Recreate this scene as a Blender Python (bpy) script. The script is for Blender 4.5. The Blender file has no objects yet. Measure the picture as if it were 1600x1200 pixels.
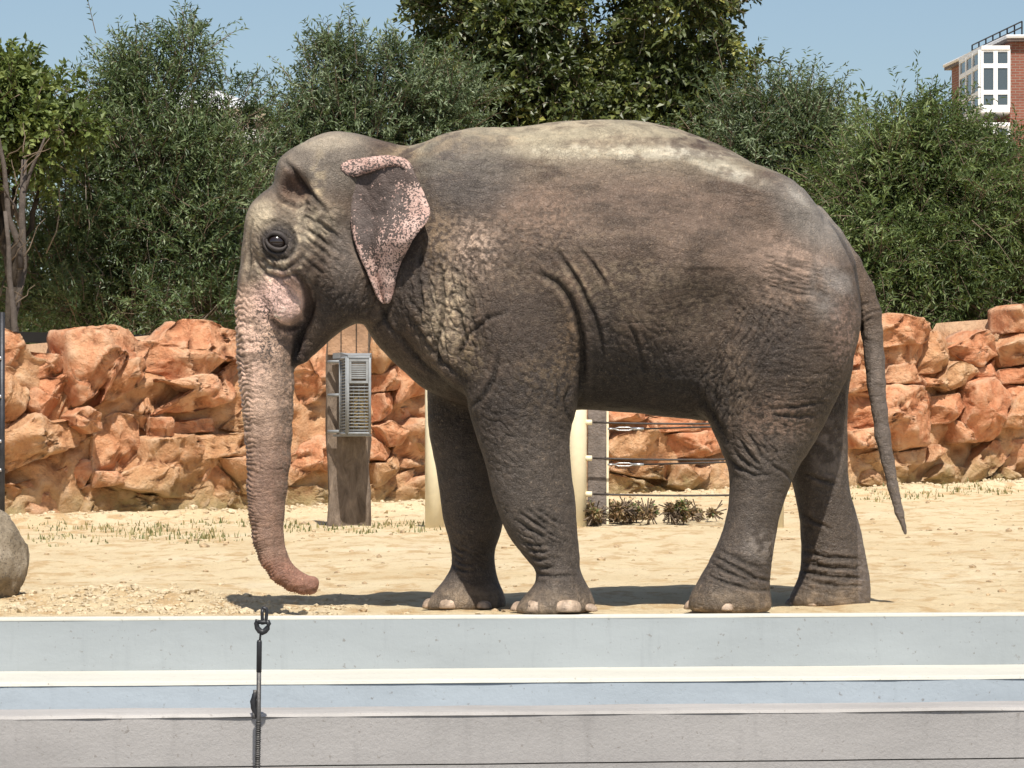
import bpy, bmesh, math, random
import numpy as np
from mathutils import Vector, Matrix, noise as mnoise

random.seed(7)
RNG = np.random.default_rng(7)
SC = bpy.context.scene
COL = SC.collection

# ------------------------------------------------------------------ camera, sky, sun
H = 0.62            # camera height above the sand at the pool edge
HY = 770.0          # picture row of the horizon
F = 5508.0          # focal length in pixels of a 1600 px wide picture
cam_d = bpy.data.cameras.new('camera')
cam_d.sensor_width = 36.0
cam_d.lens = 36.0 * F / 1600.0
cam_d.shift_y = (HY - 600) / 1600.0
cam_d.clip_start = 0.5
cam_d.clip_end = 6000
cam = bpy.data.objects.new('camera', cam_d)
COL.objects.link(cam)
cam.location = (0, 0, H)
cam.rotation_euler = (math.radians(90), 0, 0)
SC.camera = cam

SUN_ELEV = math.radians(57)
SUN_AZ = math.radians(8)      # towards +X from the camera side (-Y)
sun_dir = Vector((math.sin(SUN_AZ) * math.cos(SUN_ELEV), -math.cos(SUN_AZ) * math.cos(SUN_ELEV), math.sin(SUN_ELEV)))
world = bpy.data.worlds.new('World')
SC.world = world
world.use_nodes = True
wn = world.node_tree
bg = wn.nodes['Background']
sky = wn.nodes.new('ShaderNodeTexSky')
sky.sky_type = 'NISHITA'
sky.sun_disc = False
sky.sun_elevation = SUN_ELEV
sky.sun_rotation = math.pi - SUN_AZ
sky.altitude = 300
sky.air_density = 1.0
sky.dust_density = 1.6
sky.ozone_density = 2.5
hsv = wn.nodes.new('ShaderNodeMix')
hsv.data_type = 'RGBA'
hsv.blend_type = 'MULTIPLY'
hsv.inputs['Factor'].default_value = 1.0
hsv.inputs[7].default_value = (1.04, 1.0, 0.94, 1)
wn.links.new(sky.outputs[0], hsv.inputs[6])
wn.links.new(hsv.outputs[2], bg.inputs[0])
bg.inputs[1].default_value = 0.097
sun_l = bpy.data.lights.new('sun', 'SUN')
sun_l.energy = 5.0
sun_l.angle = math.radians(0.6)
sun_l.color = (1.0, 0.95, 0.87)
sun = bpy.data.objects.new('sun', sun_l)
COL.objects.link(sun)
sun.rotation_euler = (-sun_dir).to_track_quat('-Z', 'Y').to_euler()
sun.location = (0, 0, 30)
SC.view_settings.view_transform = 'Standard'
SC.view_settings.look = 'None'
SC.view_settings.exposure = 0.32
SC.view_settings.gamma = 1.0
SC.view_settings.use_curve_mapping = False
SC.cycles.max_bounces = 6
SC.cycles.diffuse_bounces = 3
SC.cycles.transparent_max_bounces = 8

# ------------------------------------------------------------------ helpers
def W(px, py, D):
    return Vector(((px - 800) * D / F, D, H - (py - HY) * D / F))

def ground_D(py, z=0.0):
    return (H - z) * F / (py - HY)

def tag(o, label=None, cat=None, group=None, kind=None):
    if label: o['label'] = label
    if cat: o['category'] = cat
    if group: o['group'] = group
    if kind: o['kind'] = kind
    return o

def empty(name, loc):
    o = bpy.data.objects.new(name, None)
    o.empty_display_size = 0.2
    COL.objects.link(o)
    o.location = loc
    return o

def link_mesh(name, me, mat=None, parent=None, smooth=True):
    """mesh coordinates are world coordinates; re-based on the parent's place"""
    if mat: me.materials.append(mat)
    if smooth: me.shade_smooth()
    else: me.shade_flat()
    o = bpy.data.objects.new(name, me)
    COL.objects.link(o)
    if parent:
        o.parent = parent
        base = parent.matrix_basis.to_translation()
        if parent.parent: base = base + parent.parent.matrix_basis.to_translation()
        o.matrix_parent_inverse = Matrix.Translation(-base)
    return o

def mesh_np(name, verts, faces, nside=4):
    """fast mesh from numpy arrays; faces (n, nside)"""
    me = bpy.data.meshes.new(name)
    verts = np.ascontiguousarray(verts, dtype=np.float32)
    faces = np.ascontiguousarray(faces, dtype=np.int32)
    me.vertices.add(len(verts))
    me.vertices.foreach_set('co', verts.ravel())
    nf = len(faces)
    me.loops.add(nf * nside)
    me.loops.foreach_set('vertex_index', faces.ravel())
    me.polygons.add(nf)
    me.polygons.foreach_set('loop_start', np.arange(nf, dtype=np.int32) * nside)
    me.polygons.foreach_set('loop_total', np.full(nf, nside, dtype=np.int32))
    me.update(calc_edges=True)
    me.validate()
    return me

def bm_obj(name, bm, mat, parent=None, smooth=False):
    me = bpy.data.meshes.new(name)
    bmesh.ops.recalc_face_normals(bm, faces=bm.faces)
    bm.to_mesh(me)
    bm.free()
    return link_mesh(name, me, mat, parent, smooth)

def bm_box(bm, x0, x1, y0, y1, z0, z1, M=None, bevel=0.0):
    r = bmesh.ops.create_cube(bm, size=1.0)
    vs = r['verts']
    for v in vs:
        v.co = Vector((x0 + (v.co.x + .5) * (x1 - x0), y0 + (v.co.y + .5) * (y1 - y0), z0 + (v.co.z + .5) * (z1 - z0)))
    if bevel > 0:
        es = list({e for v in vs for e in v.link_edges})
        rb = bmesh.ops.bevel(bm, geom=es, offset=bevel, segments=2, affect='EDGES', profile=.6)
        vs = list({v for f in rb['faces'] for v in f.verts} | {v for v in vs if v.is_valid})
    if M is not None:
        bmesh.ops.transform(bm, matrix=M, verts=vs)
    return vs

def bm_tube(bm, pts, radii, seg=8, cap=True):
    pts = [Vector(p) for p in pts]
    if not hasattr(radii, '__len__'): radii = [radii] * len(pts)
    rings = []
    up = Vector((0.13, 0.2, 1)).normalized()
    for i, p in enumerate(pts):
        d = (pts[min(i + 1, len(pts) - 1)] - pts[max(i - 1, 0)]).normalized()
        a = d.cross(up)
        if a.length < .1: a = d.cross(Vector((1, 0, 0)))
        a.normalize()
        b = d.cross(a)
        rings.append([bm.verts.new(p + (a * math.cos(t) + b * math.sin(t)) * radii[i]) for t in
                      [2 * math.pi * k / seg for k in range(seg)]])
    for r0, r1 in zip(rings, rings[1:]):
        for k in range(seg):
            bm.faces.new((r0[k], r0[(k + 1) % seg], r1[(k + 1) % seg], r1[k]))
    if cap:
        bm.faces.new(rings[0][::-1])
        bm.faces.new(rings[-1])

def _hash(ix, iy, iz, seed):
    h = (ix.astype(np.uint32) * np.uint32(374761393) + iy.astype(np.uint32) * np.uint32(668265263)
         + iz.astype(np.uint32) * np.uint32(2147483647 & 0x9E3779B1) + np.uint32((seed * 1013904223) & 0xffffffff))
    h = (h ^ (h >> np.uint32(13))) * np.uint32(1274126177)
    h = h ^ (h >> np.uint32(16))
    return (h & np.uint32(0xffffff)).astype(np.float32) / np.float32(0xffffff)

def vnoise(x, y, z, seed=0):
    """value noise 0..1, vectorised"""
    with np.errstate(over='ignore'):
        fx, fy, fz = np.floor(x), np.floor(y), np.floor(z)
        ix, iy, iz = fx.astype(np.int64), fy.astype(np.int64), fz.astype(np.int64)
        tx, ty, tz = (x - fx), (y - fy), (z - fz)
        tx = tx * tx * (3 - 2 * tx); ty = ty * ty * (3 - 2 * ty); tz = tz * tz * (3 - 2 * tz)
        out = 0
        for dx in (0, 1):
            wx = tx if dx else 1 - tx
            for dy in (0, 1):
                wy = ty if dy else 1 - ty
                for dz in (0, 1):
                    wz = tz if dz else 1 - tz
                    out = out + wx * wy * wz * _hash(ix + dx, iy + dy, iz + dz, seed)
    return out

def fbm(x, y, z, seed=0, octv=4, lac=2.1, gain=.5):
    s = 0; a = 1; t = 0
    for o in range(octv):
        s = s + a * vnoise(x, y, z, seed + o * 17)
        t += a; a *= gain; x = x * lac; y = y * lac; z = z * lac
    return s / t

# ------------------------------------------------------------------ node helpers
class NM:
    def __init__(self, name):
        self.m = bpy.data.materials.new(name)
        self.m.use_nodes = True
        self.t = self.m.node_tree
        self.b = self.t.nodes['Principled BSDF']
        self.b.inputs['Roughness'].default_value = .8
        self.b.inputs['Specular IOR Level'].default_value = .3
    def n(self, typ, **kw):
        nd = self.t.nodes.new(typ)
        for k, v in kw.items(): setattr(nd, k, v)
        return nd
    def l(self, a, b): self.t.links.new(a, b)
    def coord(self, kind='Object', scale=(1, 1, 1)):
        tc = self.n('ShaderNodeTexCoord')
        mp = self.n('ShaderNodeMapping')
        mp.inputs['Scale'].default_value = scale
        self.l(tc.outputs[kind], mp.inputs[0])
        return mp.outputs[0]
    def noise(self, vec, scale, detail=5, rough=.55, dist=0.0):
        nd = self.n('ShaderNodeTexNoise')
        nd.inputs['Scale'].default_value = scale
        nd.inputs['Detail'].default_value = detail
        nd.inputs['Roughness'].default_value = rough
        nd.inputs['Distortion'].default_value = dist
        self.l(vec, nd.inputs['Vector'])
        return nd.outputs['Fac']
    def voro(self, vec, scale, feature='F1', out='Distance', rand=1.0):
        nd = self.n('ShaderNodeTexVoronoi')
        nd.feature = feature
        nd.inputs['Scale'].default_value = scale
        nd.inputs['Randomness'].default_value = rand
        self.l(vec, nd.inputs['Vector'])
        return nd.outputs[out]
    def ramp(self, fac, stops, interp='LINEAR'):
        nd = self.n('ShaderNodeValToRGB')
        nd.color_ramp.interpolation = interp
        els = nd.color_ramp.elements
        while len(els) < len(stops): els.new(.5)
        for e, (p, c) in zip(els, stops):
            e.position = p
            e.color = (c, c, c, 1) if not hasattr(c, '__len__') else (*c, 1)
        self.l(fac, nd.inputs[0])
        return nd.outputs[0]
    def mix(self, fac, a, b, blend='MIX'):
        nd = self.n('ShaderNodeMix', data_type='RGBA', blend_type=blend)
        for sock, v in ((nd.inputs['Factor'], fac), (nd.inputs[6], a), (nd.inputs[7], b)):
            if hasattr(v, 'is_output') or hasattr(v, 'links'): self.l(v, sock)
            elif hasattr(v, '__len__'): sock.default_value = (*v, 1) if len(v) == 3 else v
            else: sock.default_value = v
        return nd.outputs[2]
    def math(self, op, a, b=0.0):
        nd = self.n('ShaderNodeMath', operation=op)
        for sock, v in ((nd.inputs[0], a), (nd.inputs[1], b)):
            if hasattr(v, 'links'): self.l(v, sock)
            else: sock.default_value = v
        return nd.outputs[0]
    def color(self, c):
        if hasattr(c, 'links'): self.l(c, self.b.inputs['Base Color'])
        else: self.b.inputs['Base Color'].default_value = (*c, 1)
        return self
    def bump(self, h, dist, strength=1.0):
        nd = self.n('ShaderNodeBump')
        nd.inputs['Distance'].default_value = dist
        nd.inputs['Strength'].default_value = strength
        self.l(h, nd.inputs['Height'])
        if self.b.inputs['Normal'].links:
            self.l(self.b.inputs['Normal'].links[0].from_socket, nd.inputs['Normal'])
        self.l(nd.outputs[0], self.b.inputs['Normal'])
        return self
    def rough(self, v, spec=None):
        self.b.inputs['Roughness'].default_value = v
        if spec is not None: self.b.inputs['Specular IOR Level'].default_value = spec
        return self
    def attr(self, name, out='Color'):
        nd = self.n('ShaderNodeAttribute')
        nd.attribute_name = name
        return nd.outputs[out]

def simple_mat(name, col, rough=.6, var=.25, scale=8, bump=.004, metal=0.0, spec=.4):
    m = NM(name)
    v = m.coord()
    n1 = m.noise(v, scale, 6, .6)
    lo = tuple(c * (1 - var) for c in col); hi = tuple(min(1, c * (1 + var)) for c in col)
    m.color(m.ramp(n1, [(.3, lo), (.7, hi)]))
    m.bump(m.noise(v, scale * 5, 4, .6), bump)
    m.rough(rough, spec)
    m.b.inputs['Metallic'].default_value = metal
    return m.m

# ================================================================== GROUND
EDGE_X0, EDGE_X1 = 0, 1600
def edge_D(px): return 17.80 + (px - 870) * 0.00045
E0 = Vector(((EDGE_X0 - 800) * edge_D(0) / F, edge_D(0), 0)); E1 = Vector(((1600 - 800) * edge_D(1600) / F, edge_D(1600), 0))
EDIR = (E1 - E0).normalized()                   # along the pool edge
ENRM = Vector((EDIR.y, -EDIR.x, 0))             # towards the camera
def edge_y(X): return E0.y + (X - E0.x) * (E1.y - E0.y) / (E1.x - E0.x)

WL0 = Vector(((0 - 800) * 31.0 / F, 31.0, 0)); WL1 = Vector(((1600 - 800) * 37.0 / F, 37.0, 0))
WDIR = (WL1 - WL0).normalized()
WNRM = Vector((WDIR.y, -WDIR.x, 0))             # towards camera
def wall_pt(px, py):
    """pixel ray -> rock wall plane"""
    d = Vector(((px - 800) / F, 1, -(py - HY) / F))
    t = (WL0.dot(WNRM)) / d.dot(WNRM)
    return Vector((0, 0, H)) + d * t

def ground_z(X, Y):
    """numpy: gentle undulation of the sand"""
    wy = WL0.y + (X - WL0.x) * WDIR.y / WDIR.x
    t = np.clip((Y - 18.2) / (wy - 18.2), 0, 1.0)
    s = np.clip((X + 4.36) / 9.7, -.2, 1.2)
    z = t * (.36 + .34 * s)
    e = E0.y + (X - E0.x) * (E1.y - E0.y) / (E1.x - E0.x)
    k = np.clip((Y - e) / 0.9, 0, 1)
    z = z + k * (0.035 * (fbm(X * .9, Y * .6, X * 0, 3, 4) - .5) * 2)
    k2 = np.clip((Y - e - .02) / .25, 0, 1) * np.clip((40 - Y) / 8, 0, 1)
    z = z + k2 * .013 * (fbm(X * 7, Y * 5, X * 0, 9, 3) - .5) * 2
    # heap of dug-up sand on the left beside the edge
    hx = (X + 2.1) / .75; hy = (Y - 18.75) / 0.75
    z = z + .075 * np.exp(-(hx * hx + hy * hy)) * (0.6 + .9 * fbm(X * 6, Y * 6, X * 0, 21, 3)) * k
    # ridge of sand along the foot of the wall
    rr = np.exp(-((Y - (wy - .55)) / .5) ** 2)
    z = z + rr * .10 * (.35 + .9 * fbm(X * 2.2, Y * 2.2, X * 0, 5, 3))
    return z

m = NM('sand')
v = m.coord()
big = m.noise(v, .9, 6, .6)
mid = m.noise(m.coord(scale=(1, .55, 1)), 5, 6, .65, .4)
c = m.ramp(big, [(.3, (.70, .54, .32)), (.55, (.78, .63, .40)), (.75, (.82, .69, .48))])
c = m.mix(m.ramp(mid, [(.38, .9), (.50, 0.0)]), c, (.60, .41, .215))
specks = m.ramp(m.noise(v, 55, 3, .5), [(.30, 1.0), (.38, 0.0)])
c = m.mix(m.math('MULTIPLY', specks, .5), c, (.33, .24, .14))
m.color(c)
m.bump(m.noise(v, 9, 8, .7), .06)
m.bump(m.noise(v, 90, 5, .7), .008)
m.rough(.95, .1)
SAND = m.m

xs = np.concatenate([np.linspace(-400, -8, 18)[:-1], np.arange(-8, 9, .035), np.linspace(9, 400, 18)])
ts = np.concatenate([np.arange(0, 6, .035), np.arange(6, 24, .12), np.array([26, 30, 36, 45, 60, 90, 140, 220, 400, 800, 1600, 3000])])
XX, TT = np.meshgrid(xs, ts, indexing='ij')
eX = np.clip(XX, -12, 12)
YY = (E0.y + (eX - E0.x) * (E1.y - E0.y) / (E1.x - E0.x)) + TT
ZZ = ground_z(np.clip(XX, -12, 12), YY)
ZZ = np.where(YY > 60, 0.5, ZZ)
nx, ny = XX.shape
V = np.stack([XX, YY, ZZ], -1).reshape(-1, 3)
idx = np.arange(nx * ny).reshape(nx, ny)
FQ = np.stack([idx[:-1, :-1], idx[1:, :-1], idx[1:, 1:], idx[:-1, 1:]], -1).reshape(-1, 4)
sand = link_mesh('sand_ground', mesh_np('sand_ground', V, FQ), SAND)
tag(sand, kind='structure')

# ---- pool edge: blue-grey painted terraces, then rough grey concrete
def concrete(name, col, var, stain, bump=.004, fine=40):
    m = NM(name)
    v = m.coord()
    n1 = m.noise(m.coord(scale=(.5, 1, 2.0)), 2.2, 7, .62)
    lo = tuple(c * (1 - var) for c in col); hi = tuple(min(.9, c * (1 + var)) for c in col)
    c = m.ramp(n1, [(.32, lo), (.66, hi)])
    # drips and dirt
    dr = m.ramp(m.noise(m.coord(scale=(6, 6, .7)), 3, 5, .6), [(.55, 0.0), (.78, 1.0)])
    c = m.mix(m.math('MULTIPLY', dr, stain), c, tuple(x * .55 for x in col))
    sp = m.ramp(m.noise(v, 38, 3, .6), [(.27, 1.0), (.35, 0.0)])
    c = m.mix(m.math('MULTIPLY', sp, .6), c, (.16, .14, .12))
    chip = m.ramp(m.noise(m.coord(scale=(1, 1, 3.5)), 9, 6, .75, 1.2), [(.685, 0.0), (.70, 1.0)])
    c = m.mix(m.math('MULTIPLY', chip, .55), c, tuple(x * .5 for x in col))
    m.color(c)
    m.bump(m.noise(v, fine, 6, .7), bump)
    m.bump(m.noise(v, 3, 4, .6), .004)
    m.rough(.75, .3)
    return m.m
M_BLUE = concrete('painted_pool_concrete', (.30, .325, .335), .07, .18, .0015)
M_WHITE = concrete('white_pool_ledge', (.53, .515, .45), .06, .25, .003)
M_SKYBL = concrete('pale_blue_painted_concrete', (.36, .405, .44), .08, .15, .002)
M_ROUGH = concrete('rough_grey_concrete', (.30, .285, .272), .10, .3, .004, 60)
M_CAP = concrete('pale_concrete_rim', (.36, .34, .32), .15, .3, .006)

def strip_profile(name, prof, mat, x0=-14, x1=14, rough=0.0, seg=.04, seed=0):
    """prof: list of (offset towards camera, z) extruded along the pool edge"""
    n = int((x1 - x0) / seg) + 1
    s = np.linspace(x0, x1, n)
    # densify profile
    P = []
    for (a, b), (c2, d) in zip(prof, prof[1:]):
        L = math.hypot(c2 - a, d - b); k = max(1, int(L / .05))
        for i in range(k): P.append((a + (c2 - a) * i / k, b + (d - b) * i / k))
    P.append(prof[-1])
    P = np.array(P)
    o = np.array(E0.lerp(E1, .5)); dr = np.array(EDIR); nr = np.array(ENRM)
    S, K = np.meshgrid(s, np.arange(len(P)), indexing='ij')
    off = P[K, 0]; zz = P[K, 1]
    if rough > 0:
        nzz = (fbm(S * 3, off * 3 + 5, zz * 3, seed, 4) - .5) * 2 * rough
        off = off + nzz; zz = zz + nzz * .5
    pos = o[None, None, :] + S[..., None] * dr + off[..., None] * nr
    pos[..., 2] = zz
    idx = np.arange(pos.shape[0] * pos.shape[1]).reshape(pos.shape[:2])
    fq = np.stack([idx[:-1, :-1], idx[:-1, 1:], idx[1:, 1:], idx[1:, :-1]], -1).reshape(-1, 4)
    o_ = link_mesh(name, mesh_np(name, pos.reshape(-1, 3), fq), mat, smooth=False)
    return o_

# coping with a thin light nose, then vertical blue-grey face
tag(strip_profile('pool_coping', [(-.10, -.06), (-.10, .004), (.020, .004), (.027, 0.0), (.029, -.008), (.029, -.013)], M_WHITE, rough=.001, seed=2), kind='structure')
tag(strip_profile('pool_side_face', [(.028, -.0135), (.03, -.261)], M_BLUE, rough=.0015, seed=3), kind='structure')
tag(strip_profile('pool_step', [(.03, -.261), (.93, -.266), (.955, -.272), (.96, -.285)], M_WHITE, rough=.006, seed=4), kind='structure')
tag(strip_profile('pool_step_face', [(.956, -.285), (.956, -.50), (.956, -1.4)], M_SKYBL, rough=.004, seed=5), kind='structure')
tag(strip_profile('pool_floor', [(.96, -1.4), (2.6, -1.4), (2.6, -2.2), (16, -2.2)], M_ROUGH, rough=.004, seed=6), kind='structure')

# near barrier of rough concrete with a paler worn rim and a shadow groove
bar = empty('barrier_wall', W(800, 1120, 14.9)); bar.location.z = -2.2
tag(bar, 'rough grey concrete barrier with worn pale rim across the bottom foreground', 'wall')
def reparent(o, p):
    o.parent = p; o.matrix_parent_inverse = Matrix.Translation(-p.matrix_basis.to_translation())
reparent(strip_profile('rim', [(3.08, -.80), (3.08, -.270), (3.10, -.262), (3.40, -.262), (3.44, -.267), (3.45, -.280)], M_CAP, rough=.011, seed=8), bar)
reparent(strip_profile('wall_face', [(3.445, -.280), (3.453, -.474), (3.433, -.4745), (3.433, -.4795), (3.458, -.480), (3.46, -2.2)], M_ROUGH, rough=.004, seed=9), bar)

# ================================================================== ROCK WALL
m = NM('orange_rock')
geo = m.n('ShaderNodeNewGeometry')
sepn = m.n('ShaderNodeSeparateXYZ'); m.l(geo.outputs['Position'], sepn.inputs[0])
mpn = m.n('ShaderNodeMapping'); m.l(geo.outputs['Position'], mpn.inputs[0])
v = mpn.outputs[0]
n1 = m.noise(v, 1.5, 6, .6, .5)
n2 = m.noise(v, 7, 6, .65)
c = m.ramp(n1, [(.28, (.54, .21, .105)), (.46, (.64, .30, .155)), (.6, (.69, .385, .22)), (.76, (.72, .48, .31))])
c = m.mix(m.ramp(n2, [(.34, .65), (.52, 0.0)]), c, (.42, .14, .06))
c = m.mix(m.ramp(n2, [(.55, 0.0), (.72, .55)]), c, (.68, .47, .30))
oi = m.n('ShaderNodeObjectInfo')
c = m.mix(m.ramp(oi.outputs['Random'], [(.0, .45), (.5, 0.0)]), c, (.50, .38, .19))
c = m.mix(m.ramp(oi.outputs['Random'], [(.6, 0.0), (1.0, .4)]), c, (.62, .24, .12))
low = m.math('ADD', m.math('SUBTRACT', sepn.outputs['Z'], m.math('ADD', .48, m.math('MULTIPLY', sepn.outputs['X'], .036))), m.math('MULTIPLY', m.math('SUBTRACT', n1, .5), 1.1))
c = m.mix(m.ramp(low, [(.05, .85), (.45, 0.0)]), c, (.30, .25, .12))
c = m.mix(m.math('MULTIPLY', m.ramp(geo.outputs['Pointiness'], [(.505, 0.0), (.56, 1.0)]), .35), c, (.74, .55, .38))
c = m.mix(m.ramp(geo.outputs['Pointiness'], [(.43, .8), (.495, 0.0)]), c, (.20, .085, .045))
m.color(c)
m.bump(m.noise(v, 6, 8, .68, .3), .07)
m.bump(m.noise(v, 26, 6, .7), .02)
m.rough(.85, .2)
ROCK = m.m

wall_root = empty('rock_wall', WL0.lerp(WL1, .5))
tag(wall_root, 'orange artificial rock wall of craggy boulders behind the sand', 'wall')
WN = np.array(WNRM); WD = np.array(WDIR)

def crag(p, seed, amp):
    """displace points (n,3) by facetted noise"""
    q = p * 1.0
    a = fbm(p[:, 0] * 2.3, p[:, 1] * 2.3, p[:, 2] * 2.3, seed, 2) - .5
    # facets: quantised-slope ridges
    b = fbm(p[:, 0] * 3.1 + a * 2, p[:, 1] * 3.1, p[:, 2] * 4.1, seed + 5, 2)
    b = np.abs(b - .5) * 2
    c = fbm(p[:, 0] * 9, p[:, 1] * 9, p[:, 2] * 11, seed + 9, 3) - .5
    d = 1 - np.abs(fbm(p[:, 0] * 6 + 3, p[:, 1] * 6, p[:, 2] * 5, seed + 2, 2) - .5) * 4
    def facet(size, sl, sd):
        g = p / size
        best = np.full(len(p), 1e9); hgt = np.zeros(len(p))
        gi = np.floor(g).astype(np.int64)
        with np.errstate(over='ignore'):
            for dx in (-1, 0, 1):
                for dy in (-1, 0, 1):
                    for dz in (-1, 0, 1):
                        i = gi + np.array([dx, dy, dz])
                        j = [_hash(i[:, 0], i[:, 1], i[:, 2], sd + q) for q in range(6)]
                        c_ = i + np.stack(j[:3], 1)
                        dlt = g - c_
                        dd_ = (dlt ** 2).sum(1)
                        nr_ = np.stack(j[3:], 1) - .5
                        h_ = (dlt * nr_).sum(1) * size * sl + (j[5] - .5) * size * .25
                        m_ = dd_ < best
                        best[m_] = dd_[m_]; hgt[m_] = h_[m_]
        return hgt
    if amp < 0: return np.clip(facet(.42, .9, 71), -.035, .035) + facet(.16, .5, 91) * .5
    return amp * .75 * (a * 1.1 - b * .55 + c * .22 - (np.clip(d, .72, 1) - .72) * .9)

def make_rock(poly, prot, seed, tilt=.25, lab=None, back=.25):
    """poly in photo pixels -> faceted boulder standing proud of the wall plane"""
    P = np.array([wall_pt(x, y) for x, y in poly])
    cx = P.mean(0)
    s = (P - cx) @ WD; z = (P - cx)[:, 2]
    # order around the centre, resample densely
    n = 44
    ang = np.arctan2(z, s); o = np.argsort(ang); s = s[o]; z = z[o]
    S = np.concatenate([s, s[:1]]); Z = np.concatenate([z, z[:1]])
    L = np.concatenate([[0], np.cumsum(np.hypot(np.diff(S), np.diff(Z)))])
    t = np.linspace(0, L[-1], n, endpoint=False)
    s = np.interp(t, L, S); z = np.interp(t, L, Z)
    hh = (z.max() - z.min()) / 2 + 1e-4
    size = math.sqrt(max(1e-4, (s.max() - s.min()) * hh * 2))
    pr = prot
    pr = pr * .74
    rings = [(1.09, -back), (1.11, .0), (1.08, pr * .62), (1.015, pr * .96), (.84, pr * 1.05), (.62, pr * 1.12), (.38, pr * 1.16), (.17, pr * 1.16)]
    rnd = random.Random(seed)
    # facet planes on the front
    planes = [(rnd.uniform(-.85, .85), rnd.uniform(-.7, .8), rnd.uniform(-.02, .20) * size) for _ in range(7)]
    vs = []
    for k, (f, d) in enumerate(rings):
        ss, zz = s * f, z * f
        dep = np.full(n, d)
        if k >= 2:
            dep = dep + tilt * pr * zz / hh
            for a, b, c_ in planes:
                dep = np.minimum(dep, pr * 1.25 + c_ - (a * ss + b * (-zz)) * 1.0 if False else pr * 1.0 + c_ + a * ss + b * zz)
            dep = np.maximum(dep, pr * .15)
        vs.append(np.stack([ss, zz, dep], -1))
    vs = np.array(vs)
    cen = vs[-1].mean(0)
    Vv = np.concatenate([vs.reshape(-1, 3), cen[None]])
    world_p = cx[None] + Vv[:, :1] * WD[None] + Vv[:, 1:2] * np.array([[0, 0, 1]]) + Vv[:, 2:3] * WN[None]
    fq = []
    R = len(rings)
    for k in range(R - 1):
        for i in range(n):
            j = (i + 1) % n
            fq.append((k * n + i, k * n + j, (k + 1) * n + j, (k + 1) * n + i))
    bm = bmesh.new()
    bv = [bm.verts.new(p) for p in world_p]
    for f in fq: bm.faces.new([bv[i] for i in f])
    for i in range(n): bm.faces.new((bv[(R - 1) * n + i], bv[(R - 1) * n + (i + 1) % n], bv[-1]))
    bm.faces.new([bv[i] for i in range(n)][::-1])
    bmesh.ops.subdivide_edges(bm, edges=[e for e in bm.edges if e.calc_length() > .05], cuts=1, use_grid_fill=True)
    bmesh.ops.subdivide_edges(bm, edges=[e for e in bm.edges if e.calc_length() > .045], cuts=1, use_grid_fill=True)
    bmesh.ops.recalc_face_normals(bm, faces=bm.faces)
    bm.normal_update()
    co = np.array([v.co for v in bm.verts]); no = np.array([v.normal for v in bm.verts])
    amp = min(.11, .16 * size)
    dsp = crag(co, seed % 97, amp)
    fr_ = np.clip(no @ WN * 1.6 - .1, 0, 1)
    co = co + no * dsp[:, None] + (crag(co, seed % 97, -1) * fr_)[:, None] * WN
    for v, p in zip(bm.verts, co): v.co = p
    me = bpy.data.meshes.new('rock')
    bmesh.ops.triangulate(bm, faces=[f for f in bm.faces if len(f.verts) > 4])
    bm.to_mesh(me); bm.free()
    o = link_mesh('rock', me, ROCK, wall_root)
    return o

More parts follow.
